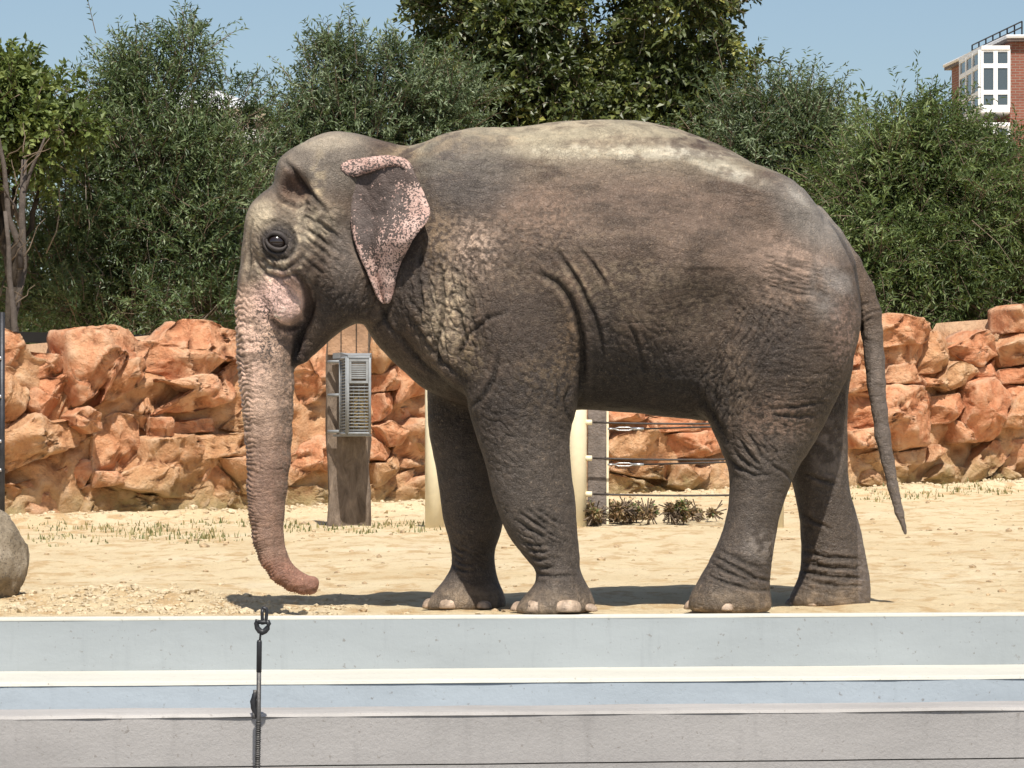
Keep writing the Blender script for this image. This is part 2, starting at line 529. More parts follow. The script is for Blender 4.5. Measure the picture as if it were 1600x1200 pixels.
def zA(L): return [(x / 3, 460 + y / 3) for x, y in L]
def zB(L): return [(440 + x / 3.53, 500 + y / 3.53) for x, y in L]
def zC(L): return [(860 + x / 4.616, 600 + y / 4.616) for x, y in L]
def zD(L): return [(1300 + x / 3.53, 460 + y / 3.53) for x, y in L]
ROCKS = []
for L, p in [
    ([(-60, 140), (25, 165), (60, 180), (110, 260), (120, 380), (20, 350), (-60, 340)], .22),
    ([(115, 265), (200, 280), (290, 285), (300, 350), (230, 390), (125, 390)], .16),
    ([(120, 395), (240, 390), (300, 360), (320, 520), (250, 560), (170, 590), (120, 520)], .20),
    ([(-80, 330), (20, 345), (100, 380), (110, 500), (60, 590), (-80, 600)], .28),
    ([(290, 180), (420, 160), (580, 165), (630, 220), (700, 235), (640, 300), (520, 330), (440, 430), (420, 530), (330, 520), (300, 380)], .45),
    ([(440, 420), (530, 320), (640, 300), (660, 350), (600, 440), (430, 530)], .38),
    ([(30, 630), (120, 550), (200, 600), (280, 590), (420, 600), (420, 660), (300, 720), (120, 780), (30, 820), (-80, 840), (-80, 640)], .42),
    ([(285, 570), (330, 530), (400, 560), (420, 640), (360, 660), (290, 620)], .55),
    ([(-60, 900), (40, 930), (200, 860), (350, 780), (420, 790), (400, 860), (330, 1000), (240, 1075), (-60, 1080)], .12),
    ([(430, 640), (520, 560), (600, 570), (640, 600), (650, 740), (560, 820), (430, 850)], .2),
    ([(600, 560), (700, 470), (700, 560), (680, 640), (640, 620)], .12),
    ([(640, 230), (740, 220), (840, 130), (950, 130), (1105, 175), (1200, 180), (1200, 300), (1000, 320), (940, 380), (850, 440), (740, 370), (650, 340)], .42),
    ([(700, 400), (760, 400), (850, 450), (960, 380), (1115, 300), (1180, 300), (1150, 400), (1040, 500), (900, 560), (700, 560)], .40),
    ([(690, 580), (790, 580), (800, 660), (700, 670)], .18),
    ([(660, 680), (800, 665), (870, 660), (1000, 780), (900, 940), (780, 940), (640, 920), (560, 900), (540, 850), (650, 790)], .30),
    ([(870, 660), (1140, 650), (1200, 700), (1150, 760), (1020, 770), (930, 780)], .26),
    ([(1020, 770), (1150, 760), (1250, 780), (1255, 930), (1130, 930)], .24),
    ([(420, 890), (550, 920), (740, 950), (900, 950), (960, 900), (960, 960), (900, 1050), (600, 1070), (320, 1075), (380, 930)], .17),
    ([(970, 830), (1010, 800), (1140, 930), (1250, 960), (1250, 1050), (910, 1050)], .15),
    ([(430, 830), (550, 830), (580, 880), (430, 905)], .3),
    ([(1040, 630), (1120, 540), (1250, 540), (1250, 650), (1140, 650)], .2),
    ([(820, 600), (980, 580), (1000, 640), (820, 655)], .05),
]: ROCKS.append((zA(L), p))
for L, p in [
    ([(-30, 130), (140, 100), (240, 80), (250, 330), (160, 440), (70, 500), (-60, 420)], .42),
    ([(90, 690), (180, 640), (240, 680), (290, 760), (250, 850), (170, 820), (30, 910), (20, 800)], .28),
    ([(230, -40), (440, -40), (460, 200), (400, 300), (250, 330)], .3),
    ([(460, -60), (520, -30), (570, 60), (610, 150), (600, 250), (500, 300), (465, 200)], .40),
    ([(500, 300), (600, 250), (610, 370), (570, 390), (500, 400)], .33),
    ([(600, 100), (700, 130), (800, 220), (820, 400), (690, 410), (590, 460), (600, 340)], .36),
    ([(500, 410), (580, 400), (570, 520), (500, 560)], .28),
    ([(590, 490), (700, 480), (740, 540), (640, 580)], .10),
    ([(490, 590), (560, 560), (650, 620), (620, 690), (560, 700)], .36),
    ([(640, 600), (700, 560), (830, 570), (850, 790), (690, 820), (620, 800), (610, 730)], .30),
    ([(690, 680), (740, 690), (720, 730)], .42),
    ([(440, 640), (590, 720), (540, 780), (440, 770)], .25),
    ([(480, 790), (540, 790), (600, 740), (610, 830), (540, 900), (500, 920)], .28),
    ([(420, 940), (600, 860), (720, 820), (700, 900), (620, 960), (520, 1030), (420, 1040)], .10),
    ([(600, 960), (720, 860), (850, 800), (850, 1030), (580, 1030)], .16),
    ([(30, 920), (170, 920), (250, 980), (250, 1050), (20, 1050)], .16),
    ([(220, 600), (420, 600), (440, 720), (260, 760)], .2),
]: ROCKS.append((zB(L), p))
for L, p in [
    ([(380, 130), (690, 120), (700, 230), (560, 280), (380, 280)], .30),
    ([(690, 120), (900, 120), (1000, 200), (860, 240), (700, 240)], .22),
    ([(430, 370), (560, 320), (730, 350), (740, 470), (690, 520), (430, 530), (380, 460)], .34),
    ([(800, 370), (960, 350), (1170, 340), (1240, 480), (1040, 540), (820, 530)], .30),
    ([(690, 240), (860, 230), (1140, 270), (1180, 350), (950, 350), (720, 350)], .32),
    ([(460, 560), (640, 590), (880, 570), (900, 620), (830, 700), (650, 680), (440, 620)], .26),
    ([(880, 580), (1110, 590), (1040, 690), (940, 780), (840, 730)], .34),
    ([(380, 640), (650, 700), (820, 760), (900, 840), (380, 840)], .10),
    ([(1100, 620), (1240, 520), (1400, 560), (1400, 840), (950, 840)], .14),
    ([(-200, 150), (150, 130), (370, 200), (380, 420), (100, 460), (-200, 400)], .35),
    ([(-200, 420), (100, 470), (380, 520), (370, 700), (0, 700), (-220, 640)], .25),
    ([(-250, 680), (100, 700), (380, 720), (360, 900), (-250, 900)], .15),
]: ROCKS.append((zC(L), p))
for L, p in [
    ([(270, 160), (310, 115), (420, 150), (490, 220), (470, 265), (290, 290), (180, 300), (160, 200)], .48),
    ([(290, 395), (430, 370), (440, 490), (330, 500), (250, 490)], .30),
    ([(480, 220), (570, 205), (610, 260), (600, 400), (540, 440), (450, 430)], .28),
    ([(620, 300), (690, 250), (790, 200), (860, 260), (880, 330), (760, 410), (700, 370)], .33),
    ([(600, 400), (640, 370), (720, 400), (750, 430), (700, 490), (600, 540), (550, 500)], .36),
    ([(880, 300), (1000, 220), (1080, 205), (1120, 330), (1010, 390), (930, 400)], .36),
    ([(950, 85), (980, 65), (1059, 55), (1200, 60), (1200, 220), (1000, 215), (950, 215)], .42),
    ([(760, 410), (880, 360), (910, 480), (820, 470), (740, 460)], .26),
    ([(920, 420), (1059, 390), (1150, 390), (1150, 500), (920, 490)], .34),
    ([(90, 550), (180, 520), (300, 510), (420, 520), (500, 570), (510, 700), (500, 810), (330, 840), (290, 760), (60, 750)], .46),
    ([(60, 760), (230, 720), (270, 840), (80, 850)], .38),
    ([(510, 570), (640, 550), (690, 620), (640, 680), (600, 710), (520, 710)], .32),
    ([(700, 500), (820, 470), (920, 560), (860, 740), (850, 800), (740, 810), (680, 720), (700, 620)], .42),
    ([(880, 680), (1000, 510), (1050, 700), (980, 750), (870, 740)], .44),
    ([(920, 490), (1150, 490), (1180, 730), (1050, 720), (1000, 520), (900, 600), (860, 520)], .36),
    ([(630, 690), (720, 770), (730, 810), (650, 820)], .36),
    ([(120, 890), (250, 860), (280, 950), (220, 990)], .18),
    ([(340, 870), (500, 850), (480, 920), (440, 1000), (340, 1010), (300, 930)], .20),
    ([(500, 920), (540, 830), (590, 860), (500, 930)], .22),
    ([(730, 950), (860, 810), (940, 800), (970, 880), (870, 980), (760, 1050), (700, 1050)], .22),
    ([(960, 810), (1059, 790), (1200, 800), (1200, 1020), (1000, 1010), (930, 900)], .24),
    ([(480, 1050), (590, 940), (720, 960), (740, 1050)], .16),
    ([(40, 430), (190, 410), (230, 520), (50, 550)], .34),
    ([(450, 450), (550, 480), (560, 510), (460, 520)], .3),
    ([(30, 1050), (80, 920), (300, 1010), (330, 1050)], .16),
    ([(860, 1030), (920, 950), (990, 1000), (1150, 1040), (870, 1055)], .16),
    ([(-400, 100), (60, 110), (90, 300), (-150, 350), (-420, 300)], .4),
    ([(-420, 320), (-120, 360), (30, 440), (-40, 700), (-420, 700)], .3),
    ([(-420, 700), (-20, 720), (20, 1000), (-100, 1070), (-420, 1070)], .2),
]: ROCKS.append((zD(L), p))
# behind the elephant's body and on past both sides of the picture
for k in range(16):
    x0 = HY + (k % 9) * 78 + random.uniform(-15, 15); y0 = 535 + (k // 9) * 62
    if k >= 9: x0 += 40
    ROCKS.append(([(x0 - 52, y0 - 25), (x0 - 20, y0 - 42), (x0 + 30, y0 - 36), (x0 + 50, y0 - 5), (x0 + 35, y0 + 32), (x0 - 15, y0 + 38), (x0 - 48, y0 + 18)], random.uniform(.2, .36)))
for side in (-1, 1):
    for k in range(15):
        cxp = -70 - 90 * (k % 5) if side < 0 else 1690 + 85 * (k % 5)
        cyp = (560, 660, 755)[k // 5] - (0 if side < 0 else 20)
        rr = [random.uniform(.8, 1.15) for _ in range(8)]
        ROCKS.append(([(cxp + 58 * rr[i] * math.cos(i * math.pi / 4), cyp + 58 * rr[i] * math.sin(i * math.pi / 4)) for i in range(8)], random.uniform(.15, .4)))
for i, (poly, p) in enumerate(ROCKS):
    make_rock(poly, p, 11 + i * 7)

# backing face of the wall: recesses and joints between the boulders
n_s, n_z = 420, 70
ss = np.linspace(-4.5, 16.5, n_s); zz = np.linspace(-.3, 1.0, n_z)
TOPX = np.array([-600, -60, 8, 30, 45, 95, 100, 190, 210, 240, 265, 300, 370, 460, 560, 600, 700, 900, 1100, 1300, 1378, 1410, 1435, 1460, 1525, 1565, 1572, 1620, 1700, 2400]) * 1.0
TOPY = np.array([520, 510, 518, 524, 550, 560, 525, 520, 537, 542, 515, 510, 524, 520, 510, 505, 520, 515, 520, 510, 505, 510, 527, 528, 526, 532, 490, 486, 515, 520]) * 1.0 + 8
topz = []
for s_ in ss:
    p = WL0 + WDIR * s_
    px = 800 + p.x * F / p.y
    topz.append(H - (np.interp(px, TOPX, TOPY) - HY) * p.y / F)
topz = np.array(topz)
S, T = np.meshgrid(ss, np.linspace(0, 1, n_z), indexing='ij')
Zb = -.1 + (topz[:, None] + .1) * T
base = np.array(WL0)[None, None] + S[..., None] * WD
base[..., 2] = 0
dd = (fbm(S * 2.2, Zb * 2.6, S * 0, 31, 3) - .5) * .5 - np.abs(fbm(S * 4, Zb * 4, S * 0, 37, 3) - .5) * .45
base = base + (dd * .6 + .03)[..., None] * WN
base[..., 2] = Zb
back = base.copy(); back[:, -1] = back[:, -1]
# add a top depth ring
topring = base[:, -1:] - np.array([WN * 1.0])[None] * 1.2
base = np.concatenate([base, topring], 1)
idx = np.arange(base.shape[0] * base.shape[1]).reshape(base.shape[:2])
fq = np.stack([idx[:-1, :-1], idx[1:, :-1], idx[1:, 1:], idx[:-1, 1:]], -1).reshape(-1, 4)
link_mesh('rock_face', mesh_np('rock_face', base.reshape(-1, 3), fq), ROCK, wall_root)

# ================================================================== FOLIAGE
def leaf_mat(name, stops, trans=.35, rough=.55, spec=.35):
    m = NM(name)
    a = m.attr('leaf_rnd', 'Fac')
    c = m.ramp(a, stops)
    m.color(c)
    m.rough(rough, spec)
    tr = m.n('ShaderNodeBsdfTranslucent')
    m.l(m.mix(.5, c, (.25, .32, .04)), tr.inputs[0])
    mx = m.n('ShaderNodeMixShader'); mx.inputs[0].default_value = trans
    out = m.t.nodes['Material Output']
    m.l(m.b.outputs[0], mx.inputs[1]); m.l(tr.outputs[0], mx.inputs[2]); m.l(mx.outputs[0], out.inputs[0])
    return m.m
LM_WILLOW = leaf_mat('willow_leaf', [(0, (.03, .05, .02)), (.45, (.075, .115, .042)), (.8, (.15, .20, .085)), (1, (.27, .31, .17))], .25, .5, .5)
LM_SAGE = leaf_mat('sage_green_leaf', [(0, (.045, .07, .022)), (.5, (.10, .145, .045)), (.85, (.19, .245, .085)), (1, (.30, .35, .17))], .3)
LM_BRIGHT = leaf_mat('light_green_leaf', [(0, (.06, .085, .022)), (.6, (.12, .16, .04)), (1, (.24, .28, .09))], .25)
LM_DARK = leaf_mat('dark_tree_leaf', [(0, (.035, .05, .014)), (.5, (.075, .095, .022)), (.8, (.15, .165, .04)), (1, (.32, .31, .08))], .15, .45, .5)
LM_GREY = leaf_mat('silvery_leaf', [(0, (.038, .062, .026)), (.5, (.10, .14, .06)), (1, (.27, .32, .19))], .25, .5, .5)
BARK = simple_mat('bark', (.07, .055, .042), .9, .35, 14, .02, 0, .1)
TWIGL = simple_mat('grey_twig_bark', (.24, .20, .16), .85, .3, 20, .003, 0, .1)
TWIG = simple_mat('twig_bark', (.16, .12, .085), .85, .3, 20, .003, 0, .1)

def unit(v): return v / np.maximum(np.linalg.norm(v, axis=-1, keepdims=True), 1e-6)

def crown(name, blobs, nshoot, slen, leaf, mat, parent, nleaf=12, up=.5, droop=.25, seed=1, clump=.8, shell=.55, stem_mat=TWIG, wig=.35):
    """blobs: (px, py, rx, ry, D, rdepth_m) in photo pixels; shoots carry leaves alternately"""
    rg = np.random.default_rng(seed)
    B = []
    for (px, py, rx, ry, D, rd) in blobs:
        c = np.array(W(px, py, D)); B.append((c, np.array([rx * D / F, rd, ry * D / F])))
    vol = np.array([b[1].prod() ** .8 for b in B]); vol = vol / vol.sum()
    # clumps
    ncl = max(12, int(nshoot / 26))
    bi = rg.choice(len(B), ncl, p=vol)
    C = np.array([B[i][0] for i in bi]); R = np.array([B[i][1] for i in bi])
    d = unit(rg.normal(size=(ncl, 3))); r = (rg.uniform(0, 1, (ncl, 1)) ** (1 - shell))
    cc = C + d * R * r
    cout = unit(d / np.maximum(R, .05)); cr = np.minimum(R.min(1), .5) * clump * rg.uniform(.5, 1.2, ncl)
    ci = rg.integers(0, ncl, nshoot)
    off = rg.normal(size=(nshoot, 3)) * cr[ci][:, None] * .55
    p0 = cc[ci] + off
    dirv = unit(cout[ci] * .9 + unit(off) * .6 + np.array([0, 0, up]) + rg.normal(size=(nshoot, 3)) * wig)
    L = slen * rg.uniform(.45, 1.35, nshoot)
    side = unit(np.cross(dirv, rg.normal(size=(nshoot, 3))))
    t = (np.arange(nleaf) + .5) / nleaf
    dr = np.array([0, 0, -1.0]) * droop
    P = p0[:, None] + dirv[:, None] * (L[:, None] * t)[..., None] + dr * ((L[:, None] * t ** 2))[..., None]
    ax = unit(dirv[:, None] + dr * (2 * t)[None, :, None])
    lr = np.where(np.arange(nleaf) % 2 == 0, 1, -1)[None, :, None]
    ld = unit(ax * .75 + side[:, None] * lr * .9 + rg.normal(size=(nshoot, nleaf, 3)) * .35)
    P = P.reshape(-1, 3); ld = ld.reshape(-1, 3)
    n = len(P)
    ll = leaf[0] * rg.uniform(.6, 1.25, n); lw = leaf[1] * rg.uniform(.7, 1.2, n)
    lside = unit(np.cross(ld, unit(rg.normal(size=(n, 3)) * .7 + np.array([0, -.3, 1.0]))))
    nrm = np.cross(lside, ld)
    a = P; b = P + ld * (ll * .45)[:, None] + lside * (lw * .5)[:, None] + nrm * (lw * .18)[:, None]
    e = P + ld * (ll * .45)[:, None] - lside * (lw * .5)[:, None] + nrm * (lw * .18)[:, None]
    c_ = P + ld * ll[:, None] - nrm * (ll * .12)[:, None]
    V = np.stack([a, b, c_, e], 1).reshape(-1, 3)
    Fq = np.arange(n * 4).reshape(-1, 4)
    me = mesh_np(name, V, Fq)
    cl_tone = rg.uniform(-.34, .30, ncl)
    rnd = np.clip(rg.beta(2.2, 2.4, n) + np.repeat(cl_tone[ci], nleaf), 0, 1)
    at = me.attributes.new('leaf_rnd', 'FLOAT', 'POINT')
    at.data.foreach_set('value', np.repeat(rnd, 4).astype(np.float32))
    o = link_mesh(name, me, mat, parent, smooth=False)
    o['kind'] = 'stuff'
    # twigs: three-sided tapering stems
    k = slice(0, nshoot, 2)
    q0 = p0[k] - dirv[k] * .12; q1 = p0[k] + dirv[k] * (L[k] * .5)[:, None] + dr * (L[k] * .25)[:, None]; q2 = p0[k] + dirv[k] * L[k][:, None] + dr * L[k][:, None]
    s1 = side[k]; s2 = unit(np.cross(dirv[k], s1)); m_ = len(q0)
    ring = []
    for q, rad in ((q0, .006), (q1, .004), (q2, .0015)):
        for aa in (0, 2.094, 4.189): ring.append(q + (s1 * math.cos(aa) + s2 * math.sin(aa)) * rad)
    V = np.stack(ring, 1).reshape(-1, 3)
    bse = np.arange(m_)[:, None] * 9
    fl = []
    for rr in (0, 3):
        for i in range(3):
            j = (i + 1) % 3
            fl.append(np.stack([bse[:, 0] + rr + i, bse[:, 0] + rr + j, bse[:, 0] + rr + 3 + j, bse[:, 0] + rr + 3 + i], 1))
    o2 = link_mesh('twigs', mesh_np('twigs', V, np.concatenate(fl)), stem_mat, parent, smooth=False)
    o2['kind'] = 'stuff'
    return cc

def limb(bm, a, b, r0, r1, seed, bend=.08, n=6, seg=8):
    rd = random.Random(seed)
    a, b = Vector(a), Vector(b); L = (b - a).length
    pts = [a.lerp(b, i / n) + (Vector((rd.uniform(-1, 1), rd.uniform(-1, 1), rd.uniform(-.3, .3))) * bend * L if 0 < i < n else Vector()) for i in range(n + 1)]
    bm_tube(bm, pts, [r0 + (r1 - r0) * i / n for i in range(n + 1)], seg)
    return pts

def trunk_obj(parent, base, targets, r, seed, split=.45, mat=BARK, name='trunk'):
    bm = bmesh.new(); rd = random.Random(seed)
    base = Vector(base)
    cen = sum((Vector(t) for t in targets), Vector()) / len(targets)
    fork = base.lerp(cen, split)
    pts = limb(bm, base, fork, r, r * .72, seed, .04)
    for i, t in enumerate(targets):
        t = Vector(t); midp = fork.lerp(t, .5) + Vector((rd.uniform(-.1, .1), rd.uniform(-.1, .1), .1))
        limb(bm, fork, midp, r * .5, r * .3, seed + i * 3, .07); limb(bm, midp, t, r * .3, r * .07, seed + i * 3 + 1, .07)
    return bm_obj(name, bm, mat, parent, True)

def tree(name, label, cat, base_px, D, blobs, nshoot, slen, leaf, mat, r=.1, seed=1, group=None, targets=None, split=.4, nbr=36, **kw):
    b = W(base_px, HY, D); b.z = 0.4
    root = empty(name, b)
    tag(root, label, cat, group)
    cc = crown('crown', blobs, nshoot, slen, leaf, mat, root, seed=seed, **kw)
    rd = random.Random(seed)
    if targets is None:
        idx = rd.sample(range(len(cc)), min(12, len(cc)))
        targets = [Vector(cc[i]) for i in idx]
    trunk_obj(root, b, targets, r, seed, split)
    bm = bmesh.new()
    for k in range(nbr):
        t = Vector(cc[rd.randrange(len(cc))])
        a_ = Vector((b.x + (t.x - b.x) * rd.uniform(.35, .75), t.y + rd.uniform(-.1, .5), b.z + (t.z - b.z) * rd.uniform(.5, .85)))
        t = t + (t - a_) * rd.uniform(-.1, .08)
        limb(bm, a_, t, rd.uniform(.008, .018), .003, seed + k, .07, 5, 5)
    bo = bm_obj('branches', bm, TWIGL, root, True); bo['kind'] = 'stuff'
    return root

tree('willow_shrub', 'feathery dark green willow shrub with ragged spires left of the elephant', 'shrub', 215, 39.5,
     [(215, 340, 150, 150, 39.5, 1.0), (95, 420, 110, 110, 39.2, .8), (330, 400, 105, 120, 39.2, .9), (230, 190, 75, 95, 39.8, .7), (215, 110, 38, 65, 39.8, .35), (292, 105, 36, 88, 39.8, .35),
      (350, 185, 42, 60, 39.8, .5), (180, 190, 30, 60, 39.8, .35), (220, 480, 210, 50, 38.9, .8), (385, 230, 35, 60, 39.6, .4), (300, 290, 110, 110, 39.6, .8), (130, 290, 90, 90, 39.6, .7)],
     7400, .36, (.085, .021), LM_WILLOW, r=.10, seed=3, up=.75)
tree('silvery_shrub', 'grey green pointed shrub rising behind the elephant head', 'shrub', 540, 42.5,
     [(565, 220, 125, 85, 42.5, 1.0), (527, 130, 38, 70, 42.5, .5), (525, 70, 16, 42, 42.5, .25), (490, 210, 50, 60, 42.3, .6), (630, 160, 50, 65, 42.5, .7), (612, 95, 20, 30, 42.5, .3), (470, 330, 110, 150, 42, .9), (430, 250, 50, 80, 42, .5),
      (580, 350, 150, 150, 42.3, .9), (690, 180, 70, 80, 42.6, .7)],
     6600, .36, (.088, .023), LM_GREY, r=.10, seed=5, up=.8)
tree('broadleaf_tree', 'tall dark broadleaf tree with yellowish highlights above the elephant back', 'tree', 900, 45,
     [(820, 60, 100, 120, 45, 1.4), (760, 40, 95, 90, 44.5, 1.1), (1060, 60, 100, 105, 44.5, 1.2), (990, 150, 90, 60, 45, 1.2), (870, 150, 80, 50, 44.8, 1.1), (1000, 20, 35, 45, 45.3, .5), (840, -90, 120, 100, 45.2, 1.3), (1040, -90, 110, 90, 45.2, 1.3), (740, 130, 70, 50, 44.3, .8), (1100, 150, 80, 75, 44.3, .9), (880, 170, 160, 70, 44.4, 1.0),
      (1130, 40, 55, 70, 44.6, .8), (700, 15, 50, 55, 44.6, .7), (1010, 190, 120, 60, 44.4, .9), (900, 300, 200, 110, 45, 1.0)],
     9500, .30, (.10, .062), LM_DARK, r=.22, seed=8, up=.2, droop=.45, clump=.55, shell=.75, nleaf=9, nbr=60,
     targets=[W(905, -60, 45), W(960, 50, 44.6), W(1020, 0, 45), W(860, 60, 44.6), W(790, 20, 45), W(1080, 80, 45), W(745, 100, 44.8), W(940, 110, 44.3), W(985, 90, 44.4), W(1120, 20, 45)])
tree('willow_shrub', 'loose green shrub between the dark broadleaf tree and the right hand willow', 'shrub', 1220, 43,
     [(1215, 225, 75, 80, 43, .8), (1195, 165, 40, 40, 43, .5), (1265, 215, 45, 50, 43, .5), (1160, 260, 100, 110, 42.8, .8), (1270, 260, 90, 110, 42.6, .8), (1200, 400, 120, 120, 42.5, .8), (1150, 170, 40, 60, 43.2, .5)],
     4500, .36, (.085, .022), LM_GREY, r=.08, seed=12, up=.7)
tree('willow_shrub', 'large dense willow shrub right of the elephant rump with arching sprays', 'shrub', 1430, 39.5,
     [(1420, 350, 150, 150, 39.5, 1.1), (1430, 260, 90, 75, 39.8, .8), (1370, 245, 50, 50, 39.8, .6), (1475, 215, 35, 45, 39.9, .5), (1560, 390, 120, 110, 39.6, 1.0), (1535, 280, 60, 70, 39.9, .7), (1548, 232, 34, 30, 39.9, .4), (1350, 430, 100, 80, 39.2, .8),
      (1480, 460, 160, 60, 39, .8), (1670, 390, 90, 120, 40, 1.0), (1320, 300, 55, 80, 39.7, .6), (1590, 460, 90, 60, 39, .8), (1435, 180, 16, 22, 39.8, .2)],
     8400, .44, (.088, .021), LM_SAGE, r=.12, seed=17, up=.35, droop=.35)
tree('maple_tree', 'light green rounded tree with bare forking trunk at the left edge', 'tree', 8, 37.5,
     [(40, 170, 85, 62, 37.5, .9), (100, 195, 38, 55, 37.4, .5), (10, 130, 55, 35, 37.6, .6), (60, 235, 60, 40, 37.2, .5), (-60, 180, 90, 80, 37.6, .9), (25, 215, 80, 30, 37.2, .5)],
     2600, .22, (.085, .055), LM_BRIGHT, r=.085, seed=21, up=.35, clump=.7, split=.55, nleaf=9, nbr=8,
     targets=[W(45, 170, 37.4), W(90, 200, 37.4), W(5, 130, 37.5), (W(-60, 160, 37.5)), W(60, 130, 37.5), W(20, 180, 37.3)])
# bare leaning stem in front of the shrubs at the left
root = empty('bare_tree', W(14, HY, 35.6)); root.location.z = .4
tag(root, 'thin bare grey stems leaning against the shrubs at the left edge', 'tree')
bm = bmesh.new()
limb(bm, W(22, 760, 35.6), W(38, 250, 35.9), .055, .03, 5, .02)
limb(bm, W(32, 420, 35.7), W(-12, 180, 35.7), .04, .015, 6, .03)
limb(bm, W(38, 300, 35.9), W(70, 215, 35.9), .025, .01, 7, .03)
limb(bm, W(34, 350, 35.9), W(5, 290, 35.6), .02, .008, 8, .03)
limb(bm, W(26, 640, 35.6), W(8, 330, 35.6), .045, .02, 9, .02)
bm_obj('trunk', bm, simple_mat('grey_bark', (.11, .09, .075), .9, .3, 16, .01, 0, .1), root, True)
bm = bmesh.new()
rd = random.Random(3)
for i in range(14):
    y = rd.uniform(230, 480); x = rd.uniform(10, 40)
    limb(bm, W(x, y, 35.7), W(x + rd.uniform(-40, 45), y - rd.uniform(10, 60), 35.7 + rd.uniform(-.3, .3)), .008, .003, 30 + i, .08, 4, 5)
bo = bm_obj('branches', bm, TWIG, root, True); bo['kind'] = 'stuff'

# far wood closing the view behind everything
far = crown('far_hedge', [(x, 470 + 20 * math.sin(x), 130, 170, 52 + 2 * math.sin(x * 3), 1.0) for x in range(-250, 1950, 120)] + [(x, 300, 110, 60, 52, .8) for x in (330, 480, 620, 760, 900, 1040, 1180, 1330, 1440)],
            9000, .45, (.15, .06), LM_WILLOW, None, seed=40, nleaf=9, up=.5, clump=1.0, shell=.4)
fh = bpy.data.objects['far_hedge']
tag(fh, 'dark green band of far shrubs closing the view behind the trees', 'hedge', kind='stuff')
tw = [o for o in bpy.data.objects if o.name.startswith('twigs') and o.parent is None]
for o in tw: o.parent = fh; o['kind'] = 'stuff'

# ================================================================== ELEPHANT
# implicit body in a side-view frame: u, v = photo pixels at the body's mid plane, w = sideways in the same unit (1 px = 1/300 m), - = near side
def Dc(u): return 18.36 + (u - 870) * 0.0008
PXM = 300.0
def E2W(u, v, w):
    D = Dc(u)
    X = (u - 800) * D / F; Z = H - (v - HY) * D / F
    return np.stack([X + 0 * w, D + w / PXM, Z + 0 * w], -1)
def adj(x, y, wpx):
    """what is seen at (x, y) on a part lying at sideways offset w -> mid-plane u, v"""
    k = (Dc(x) + wpx / PXM) / Dc(x)
    return 800 + (x - 800) * k, HY + (y - HY) * k

STEP = 3.5
gu = np.arange(352, 1436, STEP, dtype=np.float32); gv = np.arange(170, 972, STEP, dtype=np.float32); gw = np.arange(-215, 216, STEP, dtype=np.float32)
FLD = np.full((len(gu), len(gv), len(gw)), 60.0, dtype=np.float32)

def smin(a, b, k):
    if k <= 0: return np.minimum(a, b)
    h = np.maximum(k - np.abs(a - b), 0) / k
    return np.minimum(a, b) - h * h * k * .25

def region(lo, hi, pad=30):
    s = []
    for g, a, b in zip((gu, gv, gw), lo, hi):
        i0 = max(0, int((a - pad - g[0]) / STEP)); i1 = min(len(g), int((b + pad - g[0]) / STEP) + 2)
        s.append(slice(i0, max(i1, i0 + 1)))
    return tuple(s), gu[s[0]][:, None, None], gv[s[1]][None, :, None], gw[s[2]][None, None, :]

def add(d, sl, k): FLD[sl] = smin(FLD[sl], d.astype(np.float32), k)
def carve(d, sl, k): FLD[sl] = -smin(-FLD[sl], d.astype(np.float32), k)   # d<0 inside what is removed; pass -(-d)

def ell_d(qx, qy, a, b):
    k0 = np.sqrt((qx / a) ** 2 + (qy / b) ** 2)
    k1 = np.sqrt((qx / a ** 2) ** 2 + (qy / b ** 2) ** 2) + 1e-6
    return k0 * (k0 - 1) / k1

def ellipsoid(c, r, k=20, rot=0.0, cut=False):
    m_ = max(r[0], r[1])
    rr = (m_, m_, r[2]) if rot else r
    sl, U, V_, W_ = region([c[i] - rr[i] for i in range(3)], [c[i] + rr[i] for i in range(3)])
    x, y, z = U - c[0], V_ - c[1], W_ - c[2]
    if rot:
        ca, sa = math.cos(rot), math.sin(rot)
        x, y = x * ca + y * sa, -x * sa + y * ca
    k0 = np.sqrt((x / r[0]) ** 2 + (y / r[1]) ** 2 + (z / r[2]) ** 2)
    k1 = np.sqrt((x / r[0] ** 2) ** 2 + (y / r[1] ** 2) ** 2 + (z / r[2] ** 2) ** 2) + 1e-6
    d = k0 * (k0 - 1) / k1
    if cut: FLD[sl] = (-smin(-FLD[sl], d, k)).astype(np.float32)
    else: add(d, sl, k)

def chain(pts, k=15, kin=0):
    """pts: (u, v, w, r) round cones"""
    P = np.array(pts, dtype=np.float32)
    lo = (P[:, :3] - P[:, 3:]).min(0); hi = (P[:, :3] + P[:, 3:]).max(0)
    sl, U, V_, W_ = region(lo, hi)
    d = None
    for a, b in zip(P, P[1:]):
        ab = b[:3] - a[:3]; L2 = float((ab ** 2).sum())
        h = np.clip(((U - a[0]) * ab[0] + (V_ - a[1]) * ab[1] + (W_ - a[2]) * ab[2]) / L2, 0, 1)
        dd = np.sqrt((U - a[0] - h * ab[0]) ** 2 + (V_ - a[1] - h * ab[1]) ** 2 + (W_ - a[2] - h * ab[2]) ** 2) - (a[3] + (b[3] - a[3]) * h)
        d = dd if d is None else smin(d, dd, kin)
    add(d, sl, k)

